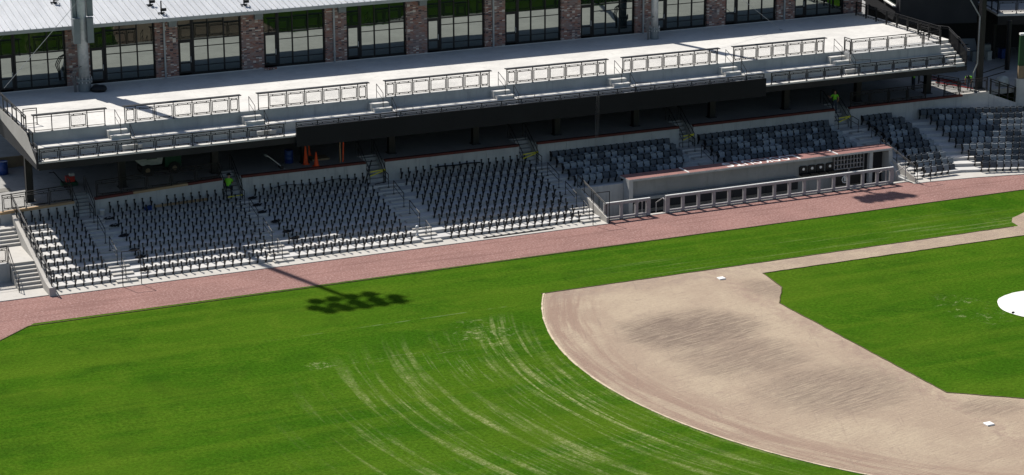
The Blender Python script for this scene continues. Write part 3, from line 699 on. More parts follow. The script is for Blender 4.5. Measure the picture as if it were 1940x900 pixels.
light_pole(-29.8, 33.45, 40.2, .36, [(PI*1.22, 3.35, 5.0, .42, 0), (PI*1.78, 3.35, 5.0, .42, 0), (PI*1.0, 3.8, 6.6, .25, 0), (PI*1.95, 5.1, 6.6, .38, 0), (PI*.98, 6.8, 9.0, .3, 0), (PI*1.95, 6.8, 9.5, .36, 0)],
           [(38.4, 4.4, 4), (40.0, 6.2, 5), (41.2, 5.4, 5)], 'tall galvanised light pole with grey boxes at the left of the upper deck')
light_pole(13.21, 32.95, 30.2, .27, [(PI*1.0, 8.8, 10.5, .3, 0)], [(29.4, 3.6, 4), (30.6, 4.2, 5)], 'tall pale light pole standing before the brick piers at the right')
b = MB(); b.lathe((-28.95, 33.0, DZ), [(.45, 0), (.55, .12), (.5, .3), (.3, .42), (.05, .44)], 14)
b.v = [(v[0]+.05*math.sin(7*v[1]), v[1], v[2]+(.04*math.sin(9*v[0]) if v[2] > DZ+.1 else 0)) for v in b.v]
solo('rubbish_bag', b, 'black', (-28.95, 33., DZ), 'black bag lying at the foot of the left light pole', 'bag', smooth=True)
b = MB(); b.path([(23.47, 31.76, DZ), (13.4, 32.9, 15.6)], .016, 5); b.box(23.38, 23.56, 31.68, 31.84, DZ, DZ+.05)
solo('guy_cable', b, 'gutter', (23.47, 31.76, DZ), 'thin pale cable running up from the right part of the deck', 'cable')
b = MB(); b.path([(-35.6, 31.5, 8.75), (-31.1, 31.5, 13.4), (-28.5, 31.5, 16.1)], .016, 5)
solo('guy_cable', b, 'gutter', (-36.9, 30.2, 9.3), 'thin pale cable slanting across the left windows to the light pole', 'cable')
b = MB()
for (x, y) in ((-16.4, 34.6), (-16.2, 34.75), (-16.6, 34.7), (-16.0, 34.6)): b.box(x-.14, x+.14, y-.08, y+.08, DZ, DZ+.1+.08*random.random())
solo('brick_pile', b, 'brick', (-16.3, 34.65, DZ), 'small heap of loose bricks at the foot of a brick pier', 'bricks')

# ------------------------------------------------------------------ aisle hand rails (four per aisle)
PAIR = [((22.45, 8), (21.55, 7), 'top'), ((20.62, 6), (18.85, 5), 'upper middle'), ((17.85, 3), (16.15, 2), 'lower middle'), ((15.1, 1), (14.25, 0), 'bottom')]
def tread_z(y):
    if y < YR[0]: return .045
    k = min(8, int((y-Y0)/TR)); return ZT[k]+(RH/2 if (y-YR[k]) > TR-.46 and k < 8 else 0)
def aisle_rail(x, y0, y1, label, dx=0.):
    z0, z1 = tread_z(y0), tread_z(y1); H = .92
    t = thing('aisle_rail', (x, y1, z1), label, 'handrail', 'black hand rails in the seating aisles')
    for y, z in ((y0, z0), (y1, z1)):
        b = MB(); b.tube((x, y, z), (x, y, z+H), .024, 8); b.lathe((x, y, z), [(.09, 0), (.09, .012), (.03, .02)], 10); part('post', b, 'rail', t)
    for h, r_ in ((H, .026), (H*.58, .02)):
        b = MB(); b.tube((x, y0, z0+h), (x, y1, z1+h), r_, 8); part('rail', b, 'rail', t)
AN = ['leftmost aisle', 'second aisle from left', 'third aisle from left', 'aisle left of the dugout']
for i, ax in enumerate(AIS):
    for (a, _), (c, _), nm in PAIR: aisle_rail(ax, a, c, '%s black hand rail in the %s' % (nm, AN[i]))
for (a, _), (c, _), nm in PAIR[:2]: aisle_rail(10.45, a, c, '%s black hand rail in the aisle above the dugout roof' % nm)
for (a, _), (c, _), nm in PAIR[:2]: aisle_rail(24.55 if nm != 'top' else 24.0, a, c, '%s black hand rail in the aisle right of the dugout' % nm)
# rails beside the slots in the back wall
for i, (a, c) in enumerate(OPEN):
    zt = wallz((a+c)/2)
    for sx, nm in ((a+.12, 'left'), (c-.12, 'right')):
        t = thing('slot_rail', (sx, WY, 2), 'black stair rail on the %s side of the %s opening in the back wall' % (nm, ORDN[i]), 'handrail', 'stair rails of the wall openings')
        b = MB(); b.path([(sx, WY-.35, ZT[8]), (sx, WY-.35, ZT[8]+.95), (sx, WY+1.75, zt+.95), (sx, WY+2.2, zt+.95), (sx, WY+2.2, zt)], .026, 8); part('rail', b, 'rail', t)
        b = MB(); b.path([(sx, WY-.35, ZT[8]+.5), (sx, WY+1.75, zt+.5)], .02); part('rail', b, 'rail', t)
        b = MB(); b.tube((sx, WY+1.75, zt-.1), (sx, WY+1.75, zt+.95), .022); part('post', b, 'rail', t)
# goal-shaped pipe frames at the foot of aisles
for (x0, x1, y, lab) in ((-33.0, -31.86, 13.32, 'thin black pipe frame at the foot of the leftmost aisle'), (-1.66, -.47, 13.32, 'thin black pipe frame at the foot of the aisle left of the dugout'), (23.55, 24.68, 13.28, 'thin black pipe frame at the foot of the aisle right of the dugout')):
    t = thing('pipe_gate', (x0, y, 0), lab, 'pipe frame', 'pipe frames on the edge of the track')
    h = 2.18 if x0 < 20 else 1.5
    for x in (x0, x1): b = MB(); b.tube((x, y, 0), (x, y, h), .026, 8); part('post', b, 'rail', t)
    b = MB(); b.tube((x0, y, h), (x1, y, h), .026, 8); part('crossbar', b, 'rail', t)
# railing on the left flank wall
t = thing('flank_rail', (-37.2, 13.5, .5), 'long black panel railing sloping along the left flank wall of the seating', 'railing')
NP = 9
for i in range(NP):
    y = 13.6+(23.6-13.6)*i/(NP-1); z = .52+max(0, y-14.3)*.2405 if y > 14.3 else .52
    b = MB(); b.box(-37.23, -37.17, y-.03, y+.03, z-.05, z+.98); part('post', b, 'rail', t)
for h in (.98, .84, .14):
    b = MB(); b.path([(-37.2, 13.6, .55+h), (-37.2, 14.3, .55+h), (-37.2, 23.6, 2.78+h)], .028 if h > .9 else .02, 8); part('rail', b, 'rail', t)
for i in range(NP-1):
    y0 = 13.6+10*i/(NP-1)+.1; y1 = 13.6+10*(i+1)/(NP-1)-.1; zf = lambda y: .55+max(0, y-14.3)*.2405
    b = MB(); P = [(-37.2, y0, zf(y0)+.22), (-37.2, y1, zf(y1)+.22), (-37.2, y1, zf(y1)+.76), (-37.2, y0, zf(y0)+.76)]
    b.path(P+[P[0]], .018); 
    for j in range(1, 14): yy = y0+(y1-y0)*j/14; b.tube((-37.2, yy, zf(yy)+.22), (-37.2, yy, zf(yy)+.76), .003, 4)
    part('panel', b, 'rail', t)

# ------------------------------------------------------------------ bare seat standards
sb = MB()     # origin on the riser face at tread level below; +y into the riser
def st_bar(p, q, w): sb.bar(p, q, .062, w*1.45)
sb.box(-.035, .035, -.03, 0, .02, .17)
st_bar((0, -.02, .10), (0, -.13, .13), .06); st_bar((0, -.12, .09), (0, -.15, .34), .055)
st_bar((0, -.15, .30), (0, -.29, .50), .05); st_bar((0, -.15, .30), (0, -.05, .52), .05)
st_bar((0, -.30, .47), (0, -.33, .56), .045); st_bar((0, -.04, .49), (0, -.01, .70), .042); st_bar((0, -.05, .47), (0, -.30, .49), .03)
sb.box(-.05, .05, -.045, .025, .67, .76); sb.box(-.03, .03, -.36, -.29, .54, .585)
STD = mesh('seat_standard', sb, 'cast')
SECN = ['far left section', 'section second from left', 'section third from left', 'section beside the dugout']
SEC = [(-36.72, .535, 7), (-31.2, .535, 16), (-21.55, .535, 15), (-11.3, .535, 18)]
rest = MB(); g0 = len(sb.v)
RN = ['front', 'second', 'third', 'fourth', 'fifth']
for s, (x0, dxs, n) in enumerate(SEC):
    for k in range(10):
        zb = (ZT[k-1] if k else .045)
        for j in range(n):
            if s == 1 and j == 6 and k == 9: continue
            x = x0+dxs*j + (0 if k % 2 == 0 else .02) + random.uniform(-.012, .012)
            if k <= 4:
                o = link('seat_standard', STD, None, (x, YR[k]-.002, zb)); o.rotation_euler = (0, 0, random.uniform(-.05, .05))
                tag(o, 'bare black seat standard, %s from left, %s row, %s' % (ORDN[j], RN[k], SECN[s]), 'seat standard', 'bare seat standards in the left sections')
            else: rest.add([(v[0]+x, v[1]+YR[k]-.002, v[2]+zb) for v in sb.v], sb.f)
o = struct('seat_standard_rows', rest, 'cast', 'stuff'); tag(o, 'bare black seat standards filling the upper five rows of the left sections', 'seat standard')

# ------------------------------------------------------------------ folding seats
def seat_meshes(mat):
    bk = MB(); W2, Hh, th = .22, .44, .03; nx, nz = 6, 5
    def P(i, j, back):
        u_ = i/nx*2-1; v_ = j/nz; ww = W2*(1-.13*max(0, v_-.55)/.45*(abs(u_) > .99)) if j < nz else W2*.78
        zz = v_*Hh - (.05 if (j == nz and abs(u_) > .99) else 0)
        return (u_*ww, -.10+.13*v_+.035*(1-u_*u_)*1.0 + (th if back else 0), .36+zz)
    vs = [P(i, j, 0) for j in range(nz+1) for i in range(nx+1)] + [P(i, j, 1) for j in range(nz+1) for i in range(nx+1)]
    nn = (nx+1)*(nz+1); fs = []; hole = {(i, nz-2) for i in (2, 3)} | {(1, nz-2), (4, nz-2)}
    cells = {(i, j) for i in range(nx) for j in range(nz)} - hole
    idx = lambda i, j, bck: j*(nx+1)+i+(nn if bck else 0)
    for (i, j) in cells:
        fs.append((idx(i, j, 0), idx(i+1, j, 0), idx(i+1, j+1, 0), idx(i, j+1, 0))); fs.append((idx(i, j+1, 1), idx(i+1, j+1, 1), idx(i+1, j, 1), idx(i, j, 1)))
        for (di, dj, a, c) in ((-1, 0, (0, 0), (0, 1)), (1, 0, (1, 1), (1, 0)), (0, -1, (1, 0), (0, 0)), (0, 1, (0, 1), (1, 1))):
            if (i+di, j+dj) not in cells: fs.append((idx(i+a[0], j+a[1], 0), idx(i+c[0], j+c[1], 0), idx(i+c[0], j+c[1], 1), idx(i+a[0], j+a[1], 1)))
    bk.add(vs, fs)
    pn = MB(); pn.side([(-.30, .40), (-.27, .385), (-.13, .72), (-.15, .76), (-.19, .74)], -.215, .215)
    pn.side([(-.12, .34), (-.30, .385), (-.28, .41), (-.10, .37)], -.20, .20)
    return mesh('backrest', bk, mat), mesh('seat_pan', pn, mat)
arm = MB(); arm.add(sb.v, sb.f); arm.bar((0, -.05, .60), (0, -.36, .575), .05, .035)
arm.box(.265-.17, .265+.17, -.015, -.004, .60, .72)
arm.v = [(v[0]-.265, v[1], v[2]) for v in arm.v]; ARM = mesh('standard', arm, 'cast')
SD = seat_meshes('seatd'); SG = seat_meshes('seatg')
srest = {'seatd': MB(), 'seatg': MB(), 'cast': MB()}
CNT = [0]
def seat(x, y, z, rz, light, label, solo_=True):
    mb_, mp_ = SG if light else SD
    if not solo_:
        m = Matrix.Translation((x, y, z)) @ Matrix.Rotation(rz, 4, 'Z')
        for me, key in ((mb_, 'seatg' if light else 'seatd'), (mp_, 'seatg' if light else 'seatd'), (ARM, 'cast')):
            srest[key].add([m @ v.co for v in me.vertices], [tuple(p.vertices) for p in me.polygons])
        return
    CNT[0] += 1
    t = bpy.data.objects.new('folding_seat', None); col.objects.link(t); t.location = (x, y, z); t.rotation_euler = (0, 0, rz); t.empty_display_size = .2
    tag(t, label, 'seat', 'grey folding seats')
    for nm, me in (('backrest', mb_), ('seat_pan', mp_), ('standard', ARM)): link(nm, me, t)
rng = random.Random(3)
def lights(n, p=.45):
    out = []; cur = rng.random() < p
    while len(out) < n:
        for _ in range(rng.choice((1, 2, 2, 3, 4, 5))): out.append(cur)
        cur = not cur
    return out[:n]
for (x0, n, sec) in ((.05, 18, 'left block above dugout'), (11.65, 21, 'right block above dugout')):
    for k in range(5, 10):
        L = lights(n, .5) if k < 9 else [False]*n
        for j in range(n):
            if k == 5 and sec[0] == 'l' and j > 15: continue
            x = x0+.515*j + (.18*(5-k) if sec[0] == 'x' else 0)
            seat(x, YR[k]-.002, ZT[k-1], rng.uniform(-.02, .02), L[j], 'grey folding seat, %s from left, %s row up, %s' % (ORDN[j], ORDN[k-5], sec), k < 9)
for k in range(10):
    n = 6 if k < 9 else 5; x0 = 25.05 if k < 3 else 25.35
    if k == 0: n = 5
    L = [rng.random() < .45 for _ in range(n)] if k < 7 else [rng.random() < .15 for _ in range(n)]
    for j in range(n):
        seat(x0+.515*j, YR[k]-.002, ZT[k-1] if k else .045, rng.uniform(-.03, .03), L[j], 'grey folding seat, %s from left, %s row, narrow block right of dugout' % (ORDN[j], ORDN[k]), True)
for k in range(10):
    n = 18; L = lights(n, .45) if k < 9 else [False]*n
    for j in range(n):
        s_ = (1.75 - .04*k if k < 9 else 1.0)+.53*j; x = bend(k)+s_*CP; y = YR[k]-s_*SP
        if x > 40.5 or (k == 9 and x > 38.6): continue
        if k == 8 and y > WY-1.2: pass
        seat(x, y, ZT[k-1] if k else .045, -PHI+rng.uniform(-.02, .02), L[j], 'grey folding seat, %s from left, %s row, rightmost turning block' % (ORDN[j], ORDN[k]), x < 36.5 and CNT[0] < 305)
for key, mb_ in srest.items():
    if mb_.v:
        o = struct('folding_seat_rows', mb_, key, 'stuff'); tag(o, {'seatd': 'charcoal folding seats in the topmost rows and at the right edge', 'seatg': 'dusty pale folding seats at the right edge of the turning block', 'cast': 'black standards of the topmost folding seat rows'}[key], 'seat')

# ------------------------------------------------------------------ dugout
dg = thing('dugout', (12, 16.5, -.9), 'long concrete dugout with a red coated flat roof', 'dugout')
b = MB(); b.box(PX0, PX1, 13.98, 17.22, -1.0, -.9); part('floor', b, 'floor', dg)
b = MB(); b.box(PX0-.1, PX1+.1, 13.88, 14.02, -.95, .05); part('kerb', b, 'conc', dg)
for i in range(6):
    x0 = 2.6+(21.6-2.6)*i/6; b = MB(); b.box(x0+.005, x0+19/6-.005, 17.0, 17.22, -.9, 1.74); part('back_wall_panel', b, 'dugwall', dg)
b = MB(); b.box(21.6, 23.45, 17.15, 17.24, -.9, 1.74); part('back_wall_panel', b, 'facade', dg)
b = MB(); b.box(-.6, 23.4, 17.25, YR[4]-.003, -.9, ZT[3]); part('seat_plinth', b, 'wall', dg)
b = MB(); b.box(-.6, 2.54, 17.2, 17.42, -.9, 1.45); part('front_wall', b, 'wall', dg)
b = MB(); b.box(2.55, 23.5, 16.33, 17.75, 1.74, 1.87); part('roof_slab', b, 'wall', dg)
for (x0, x1) in ((2.56, 7.05), (7.12, 18.9), (18.97, 23.49)):
    b = MB(); b.box(x0, x1, 16.36, 17.74, 1.871, 1.885); part('roof_coating', b, 'topcoat', dg)
for x in (7.08, 18.93):
    b = MB(); b.bar((x, 16.30, 1.91), (x+.02, 17.72, 1.91), .08, .06); part('roof_strip', b, 'white', dg)
b = MB(); b.box(2.55, 2.85, 16.36, 17.2, -.9, 1.738); part('side_wall', b, 'wall', dg)
for x in (23.2,):
    b = MB(); b.side([(17.2, -.9), (17.2, 1.738), (16.35, 1.738), (16.25, .9), (15.0, .1), (14.03, .05), (14.03, -.9)], x, x+.28); part('side_wall', b, 'wall', dg)
b = MB(); b.box(21.62, 21.9, 16.38, 16.66, -.9, 1.738); part('pillar', b, 'wall', dg)
for i in range(5):
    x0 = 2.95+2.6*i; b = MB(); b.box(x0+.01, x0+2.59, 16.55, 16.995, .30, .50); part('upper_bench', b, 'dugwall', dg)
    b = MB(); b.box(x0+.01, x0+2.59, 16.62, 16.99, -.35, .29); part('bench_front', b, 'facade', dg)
    b = MB(); b.box(x0+.05, x0+2.55, 15.7, 16.1, -.47, -.42); [b.box(q-.04, q+.04, 15.8, 16.0, -.9, -.47) for q in (x0+.4, x0+1.3, x0+2.2)]; part('bench', b, 'black', dg)
for i, x in enumerate((16.2, 16.9, 17.6, 18.36)):      # padded seats
    b = MB(); b.prism([(x+.02, 16.88), (x+.62, 16.88), (x+.62, 16.98), (x+.02, 16.98)], .52, 1.14); b.box(x+.1, x+.54, 16.9, 16.97, 1.14, 1.18); st = part('padded_seat', b, 'black', dg)
    b = MB(); b.box(x+.03, x+.61, 16.55, 16.86, .52, .66); part('cushion', b, 'black', st)
    b = MB(); c = (x+.32, 16.872, .96); b.add([c]+[(c[0]+.10*math.cos(q*PI/8), c[1], c[2]+.10*math.sin(q*PI/8)) for q in range(16)], [(0, q+1, (q+1) % 16+1) for q in range(16)]); part('badge', b, 'white', st)
b = MB(); b.box(18.97, 21.45, 16.94, 16.996, .38, 1.72); part('cubby_back', b, 'black', dg)
b = MB()
for i in range(10): x = 19.0+2.42*i/9; b.box(x-.018, x+.018, 16.78, 16.938, .66, 1.62)
part('cubby_divider', b, 'railgrey', dg)
for z in (.40, .66, .98, 1.30, 1.62): b = MB(); b.box(18.98, 21.44, 16.772, 16.937, z-.018, z+.018); part('cubby_shelf', b, 'railgrey', dg)
b = MB(); b.box(20.19, 20.23, 16.78, 16.936, .42, .64); part('cubby_divider', b, 'railgrey', dg)
b = MB(); b.box(18.95, 21.5, 16.7, 16.96, -.5, .34); scr = part('equipment_cabinet', b, 'black', dg)
def text_mesh(body, size, name):
    c = bpy.data.curves.new(name, 'FONT'); c.body = body; c.size = size; c.extrude = .004; c.align_x = 'CENTER'; c.align_y = 'CENTER'; c.offset = .012
    o = bpy.data.objects.new(name, c); col.objects.link(o); bpy.context.view_layer.update()
    me = bpy.data.meshes.new_from_object(o.evaluated_get(bpy.context.evaluated_depsgraph_get())); bpy.data.objects.remove(o); return me
b = MB(); c = (19.85, 16.695, -.1)
b.add([(c[0]+r_*math.cos(q*PI/12), c[1]-.004, c[2]+r_*math.sin(q*PI/12)) for r_ in (.27, .21) for q in range(24)], [(q, (q+1) % 24, 24+(q+1) % 24, 24+q) for q in range(24)]); part('emblem_ring', b, 'white', scr)
me = text_mesh('B', .42, 'emblem_letter'); me.materials.clear(); me.materials.append(MAT['white']); o = link('emblem_letter', me, scr); o.location = Vector((c[0], c[1]-.006, c[2]))-ORG[scr.name]; o.rotation_euler = (R(90), 0, 0)
# roof lettering, read from the seats behind
word = 'LOOKOUTS'
for i, ch in enumerate(word):
    me = text_mesh(ch, 1.5, 'roof_letter'); me.materials.clear(); me.materials.append(MAT['white'])
    xs_ = [v.co.x for v in me.vertices]; ys_ = [v.co.y for v in me.vertices]
    cx, cy = (max(xs_)+min(xs_))/2, (max(ys_)+min(ys_))/2; sx, sy = .60/(max(xs_)-min(xs_)), 1.12/(max(ys_)-min(ys_))
    for v in me.vertices: v.co.x = (v.co.x-cx)*sx; v.co.y = (v.co.y-cy)*sy
    o = link('roof_letter', me, dg); o.location = Vector((15.75-.745*i, 17.03, 1.892))-ORG[dg.name]; o.rotation_euler = (0, 0, PI)
# padded rails in front
def pad_rail(xs_, label):
    t = thing('dugout_rail', (xs_[0], 13.95, 0), label, 'railing', 'grey padded rails before the dugout')
    for i, x in enumerate(xs_):
        wd = .15 if i in (0, len(xs_)-1) else .10
        b = MB(); b.box(x-wd, x+wd, 13.87, 14.03, .0, 1.05); part('post', b, 'railgrey', t)
        b = MB(); b.box(x-.1, x+.1, 13.82, 14.08, .0, .05); part('foot', b, 'cast', t)
    b = MB(); b.box(xs_[0]-.14, xs_[-1]+.14, 13.86, 14.04, 1.051, 1.21); part('top_pad', b, 'railgrey', t)
    b = MB(); b.box(xs_[0]-.14, xs_[-1]+.14, 13.90, 14.0, 1.211, 1.235); part('cap', b, 'white', t)
    for p, q in zip(xs_, xs_[1:]): b = MB(); b.box(p+.09, q-.09, 13.89, 14.01, .10, .24); part('bottom_pad', b, 'railgrey', t)
pad_rail([-.42, .72, 1.86, 2.72], 'short grey padded rail before the left end of the dugout')
pad_rail([4.16+1.179*i for i in range(16)], 'long grey padded rail of many bays before the dugout')
for (x, nm, s) in ((2.35, 'left side of the left dugout entrance', 1), (4.0, 'right side of the left dugout entrance', -1), (21.5, 'left side of the right dugout entrance', 1), (23.1, 'right side of the right dugout entrance', -1)):
    t = thing('entrance_rail', (x, 14.1, 0), 'small bent grey hand rail at the %s' % nm, 'handrail', 'bent hand rails at the dugout entrances')
    b = MB(); b.path([(x, 14.08, -.1), (x, 14.08, .95), (x, 14.25, 1.0), (x, 15.2, .45), (x, 15.2, -.75)], .035, 8); part('rail', b, 'railgrey', t)
for (x0, x1) in ((2.9, 4.0), (21.9, 23.15)):
    for j in range(5): b = MB(); b.box(x0, x1, 14.03+.28*j, 14.31+.28*j, -.9, .0-.17*j); part('entrance_step', b, 'conc', dg)
# flank walls of the aisles at both ends of the dugout, with double pipe rails
for (x, x2, lab) in ((-.62, -.44, 'left'), (23.46, 23.56, 'right')):
    t = thing('aisle_flank', (x, 15, 0), 'sloping concrete wall with black pipe rails at the %s end of the dugout' % lab, 'wall')
    b = MB(); b.side([(13.42, 0), (18.1, 0), (18.1, 1.35), (17.2, 1.25), (13.6, .42), (13.42, .38)], x, x2); part('wall', b, 'conc', t)
    xm = (x+x2)/2
    for h in (1.02, .92): b = MB(); b.path([(xm, 13.6, .42+h-.2), (xm, 17.9, 1.42+h-.2)], .026, 8); part('rail', b, 'rail', t)
    b = MB(); b.path([(xm, 13.6, .55), (xm, 17.9, 1.55)], .02); part('rail', b, 'rail', t)
    for y in (13.6, 14.7, 15.8, 16.9, 17.9): b = MB(); b.tube((xm, y, .3+.2326*(y-13.6)), (xm, y, 1.22+.2326*(y-13.6)), .024); part('post', b, 'rail', t)
    b = MB()
    for j in range(40): y = 13.65+.105*j; b.tube((xm, y, .58+.2326*(y-13.6)), (xm, y, 1.1+.2326*(y-13.6)), .004, 4)
    part('infill', b, 'rail', t)

# ------------------------------------------------------------------ left stair beside the flank wall
ls = thing('side_stair', (-38.5, 17, 0), 'pale concrete stair left of the seating flank wall', 'stair')
b = MB(); b.prism([(-60, 13.5), (-37.43, 13.5), (-37.43, 15.1), (-60, 15.1)], 0, .05); part('landing', b, 'conc', ls)
for j in range(7): b = MB(); b.box(-38.85, -37.43, 15.1+.31*j, 15.41+.31*j, 0, .05+.165*(j+1)); part('step', b, 'conc', ls)
b = MB(); b.box(-44, -37.43, 17.27, 20.6, 0, 1.20); part('landing', b, 'conc', ls)
for j in range(4): b = MB(); b.box(-44, -37.43, 20.6+.31*j, 20.91+.31*j, 0, 1.2+.165*(j+1)); part('step', b, 'conc', ls)
b = MB(); b.box(-44, -37.43, 21.84, 23.09, 0, 2.0); part('landing', b, 'conc', ls)
b = MB(); b.box(-60, -38.86, 15.101, 17.268, 0, .06); part('landing', b, 'conc', ls)
b = MB(); b.box(-60, -44.01, 17.27, 23.09, 0, 1.2); part('landing', b, 'conc', ls)
b = MB(); b.box(-60, -38.9, 17.0, 17.26, .0, 1.22); part('retaining_wall', b, 'wall', ls)
guard('guard_rail', [(-42.6+1.2*i, 17.1, 1.22) for i in range(4)], 1.05, 'black panel railing on the retaining wall at the far left edge')
for x in (-38.9,):
    t = thing('stair_rail', (x, 15, 0), 'black pipe hand rail beside the lower left side stair', 'handrail')
    b = MB(); b.path([(x, 14.7, .05), (x, 14.7, .95), (x, 15.1, 1.05), (x, 17.2, 2.2), (x, 17.2, 1.2)], .028, 8); part('rail', b, 'rail', t)
    b = MB(); b.path([(x, 14.9, .5), (x, 17.2, 1.7)], .02); part('rail', b, 'rail', t)
# concourse railings on the back wall
def conc_guard(xs_, label): guard('concourse_rail', [(x, WY+.12, wallz(x)+.03) for x in xs_], 1.05, label, 'railings on top of the back wall')
conc_guard([-37.9+1.47*i for i in range(4)], 'black panel railing on the back wall at the left end, tan lumber below')
conc_guard([-31.95+1.63*i for i in range(6)], 'black panel railing on the back wall between the first and second openings')
conc_guard([24.2+1.64*i for i in range(5)], 'shaded black panel railing on the back wall right of the rightmost opening')
conc_guard([32.4, 33.8, 35.3, 36.3], 'sunlit black panel railing on the back wall by the dark post')

# ------------------------------------------------------------------ right hand surroundings
wg = thing('wing_building', (40, 38, 3.4), 'dark clad wing building beyond the right end of the upper deck', 'building')
W0 = Vector((33.8, 31.2)); nv = Vector((SP, CP)); ev = Vector((CP, -SP))
b = MB(); b.prism([tuple(v) for v in (W0, W0+ev*6.2, W0+ev*6.2+nv*22, W0+nv*22)], 7.3, 14.2); part('upper_storey', b, 'facade', wg)
b = MB(); b.prism([tuple(v) for v in (W0+ev*6.21+nv*7.2, W0+ev*34+nv*7.2, W0+ev*34+nv*22, W0+ev*6.21+nv*22)], 7.3, 14.2); part('upper_storey', b, 'facade', wg)
b = MB(); b.box(30, 42, 49, 50, 3.4, 14); part('rear_block', b, 'facade', wg)
b = MB(); b.prism([tuple(W0+nv*9), tuple(W0+ev*34+nv*9), tuple(W0+ev*34+nv*10), tuple(W0+nv*10)], 3.3, 7.3); part('rear_wall', b, 'facade', wg)
for i in range(3):
    a = W0+nv*(1.2+3.6*i)-ev*.02; c = W0+nv*(4.2+3.6*i)-ev*.02
    b = MB(); b.add([(a.x, a.y, 8.6), (c.x, c.y, 8.6), (c.x, c.y, 11.5), (a.x, a.y, 11.5)], [(0, 1, 2, 3)]); wn = part('window', b, 'glass', wg)
    b = MB(); b.bar((a.x-.06, a.y, 8.52), (c.x-.06, c.y, 8.52), .16, .1); part('sill', b, 'white', wn)
for i in range(5):
    a = W0+ev*(2+7*i)+nv*.5; b = MB(); b.tube((a.x, a.y, 3.3), (a.x, a.y, 7.3), .2, 10); part('column', b, 'black', wg)
b = MB(); x, y = 36.5, 24.3; b.box(x-.2, x+.2, y-.2, y+.2, 3.3, 14); b.box(x-.35, x+.35, y-.35, y+.35, 3.3, 3.42)
t = thing('steel_post', (x, y, 3.38), 'tall black steel post with grey conduit at the right end of the concourse', 'post'); part('shaft', b, 'black', t)
b = MB(); b.path([(x-.55, y, 3.4), (x-.55, y, 4.6), (x-.3, y-.1, 5.3), (x-.27, y-.1, 8.9), (x-1.4, y, 10.6)], .05, 8); part('conduit', b, 'gutter', t)
d2 = thing('second_deck', (45, 31, 7), 'corner of a second shaded deck with panel railing at the top right', 'deck')
c0 = Vector((42.4, 30.3)); b = MB(); b.prism([tuple(c0), tuple(c0+ev*16), tuple(c0+ev*16+nv*6), tuple(c0+nv*6)], 7.42, 7.6); part('slab', b, 'deck', d2)
b = MB(); c1 = c0+nv*.05+ev*.05; b.prism([tuple(c1), tuple(c1+ev*16), tuple(c1+ev*16+nv*6), tuple(c1+nv*6)], 6.7, 7.418); part('beam', b, 'black', d2)
for i in range(3):
    a = c0+ev*(.8+6*i)+nv*3; b = MB(); b.tube((a.x, a.y, 3.3), (a.x, a.y, 6.7), .18, 10); part('column', b, 'black', d2)
guard('guard_rail', [(*(c0+ev*(.05+1.5*i)+nv*.1), 7.6) for i in range(6)], 1.05, 'black panel railing on the shaded second deck at top right')
guard('guard_rail', [(*(c0+ev*.05+nv*(.2+1.5*i)), 7.6) for i in range(4)], 1.05, 'black side railing on the left edge of the second deck at top right')
gw = thing('padded_wall', (41, 23.2, 0), 'green padded wall on a concrete base at the right edge', 'wall')
p0 = Vector((39.0, 23.0)); b = MB(); b.prism([tuple(p0), tuple(p0+ev*12), tuple(p0+ev*12+nv*.4), tuple(p0+nv*.4)], 0, 4.1); part('base', b, 'wall', gw)
for i in range(6):
    a = p0+ev*(.15+1.9*i)+nv*.05; c = a+ev*1.88; b = MB(); b.prism([tuple(a), tuple(c), tuple(c+nv*.3), tuple(a+nv*.3)], 5.1, 7.45); part('pad', b, 'padgreen', gw)
    b = MB(); b.prism([tuple(a+nv*.02), tuple(c+nv*.02), tuple(c+nv*.3), tuple(a+nv*.3)], 4.102, 5.098); part('board', b, 'tanboard', gw)
b = MB(); a = p0+ev*.13+nv*.03; c = a+ev*11.4; b.prism([tuple(a), tuple(c), tuple(c+nv*.34), tuple(a+nv*.34)], 7.452, 7.6); part('cap', b, 'white', gw)
b = MB(); b.prism([(36.41, WY), (39.0, WY), (39., WY+.3), (36.41, WY+.3)], 0, [3.26, 2.3, 2.3, 3.26])
solo('ramp_wall', b, 'wall', (37.5, WY, 0), 'short sloping concrete wall between the concourse and the padded wall', 'wall')
t = thing('ramp_rail', (37.5, WY, 3), 'heavy black panel railing sloping down beside the padded wall', 'railing')
for (x, z) in ((36.6, 3.3), (37.4, 3.0), (38.2, 2.7), (38.9, 2.45)): b = MB(); b.box(x-.05, x+.05, WY+.05, WY+.13, z-.1, z+1.05); part('post', b, 'rail', t)
for h in (1.05, .88, .15): b = MB(); b.bar((36.5, WY+.09, 3.33+h), (38.95, WY+.09, 2.43+h), .06, .06); part('rail', b, 'rail', t)
b = MB(); b.bar((36.4, WY+1.3, 4.5), (39.0, WY+1.6, 4.9), .06, .06); b.bar((36.4, WY+1.3, 4.1), (39.0, WY+1.6, 4.4), .06, .06); b.tube((36.4, WY+1.3, 3.3), (36.4, WY+1.3, 4.5), .03); part('rear_rail', b, 'rail', t)

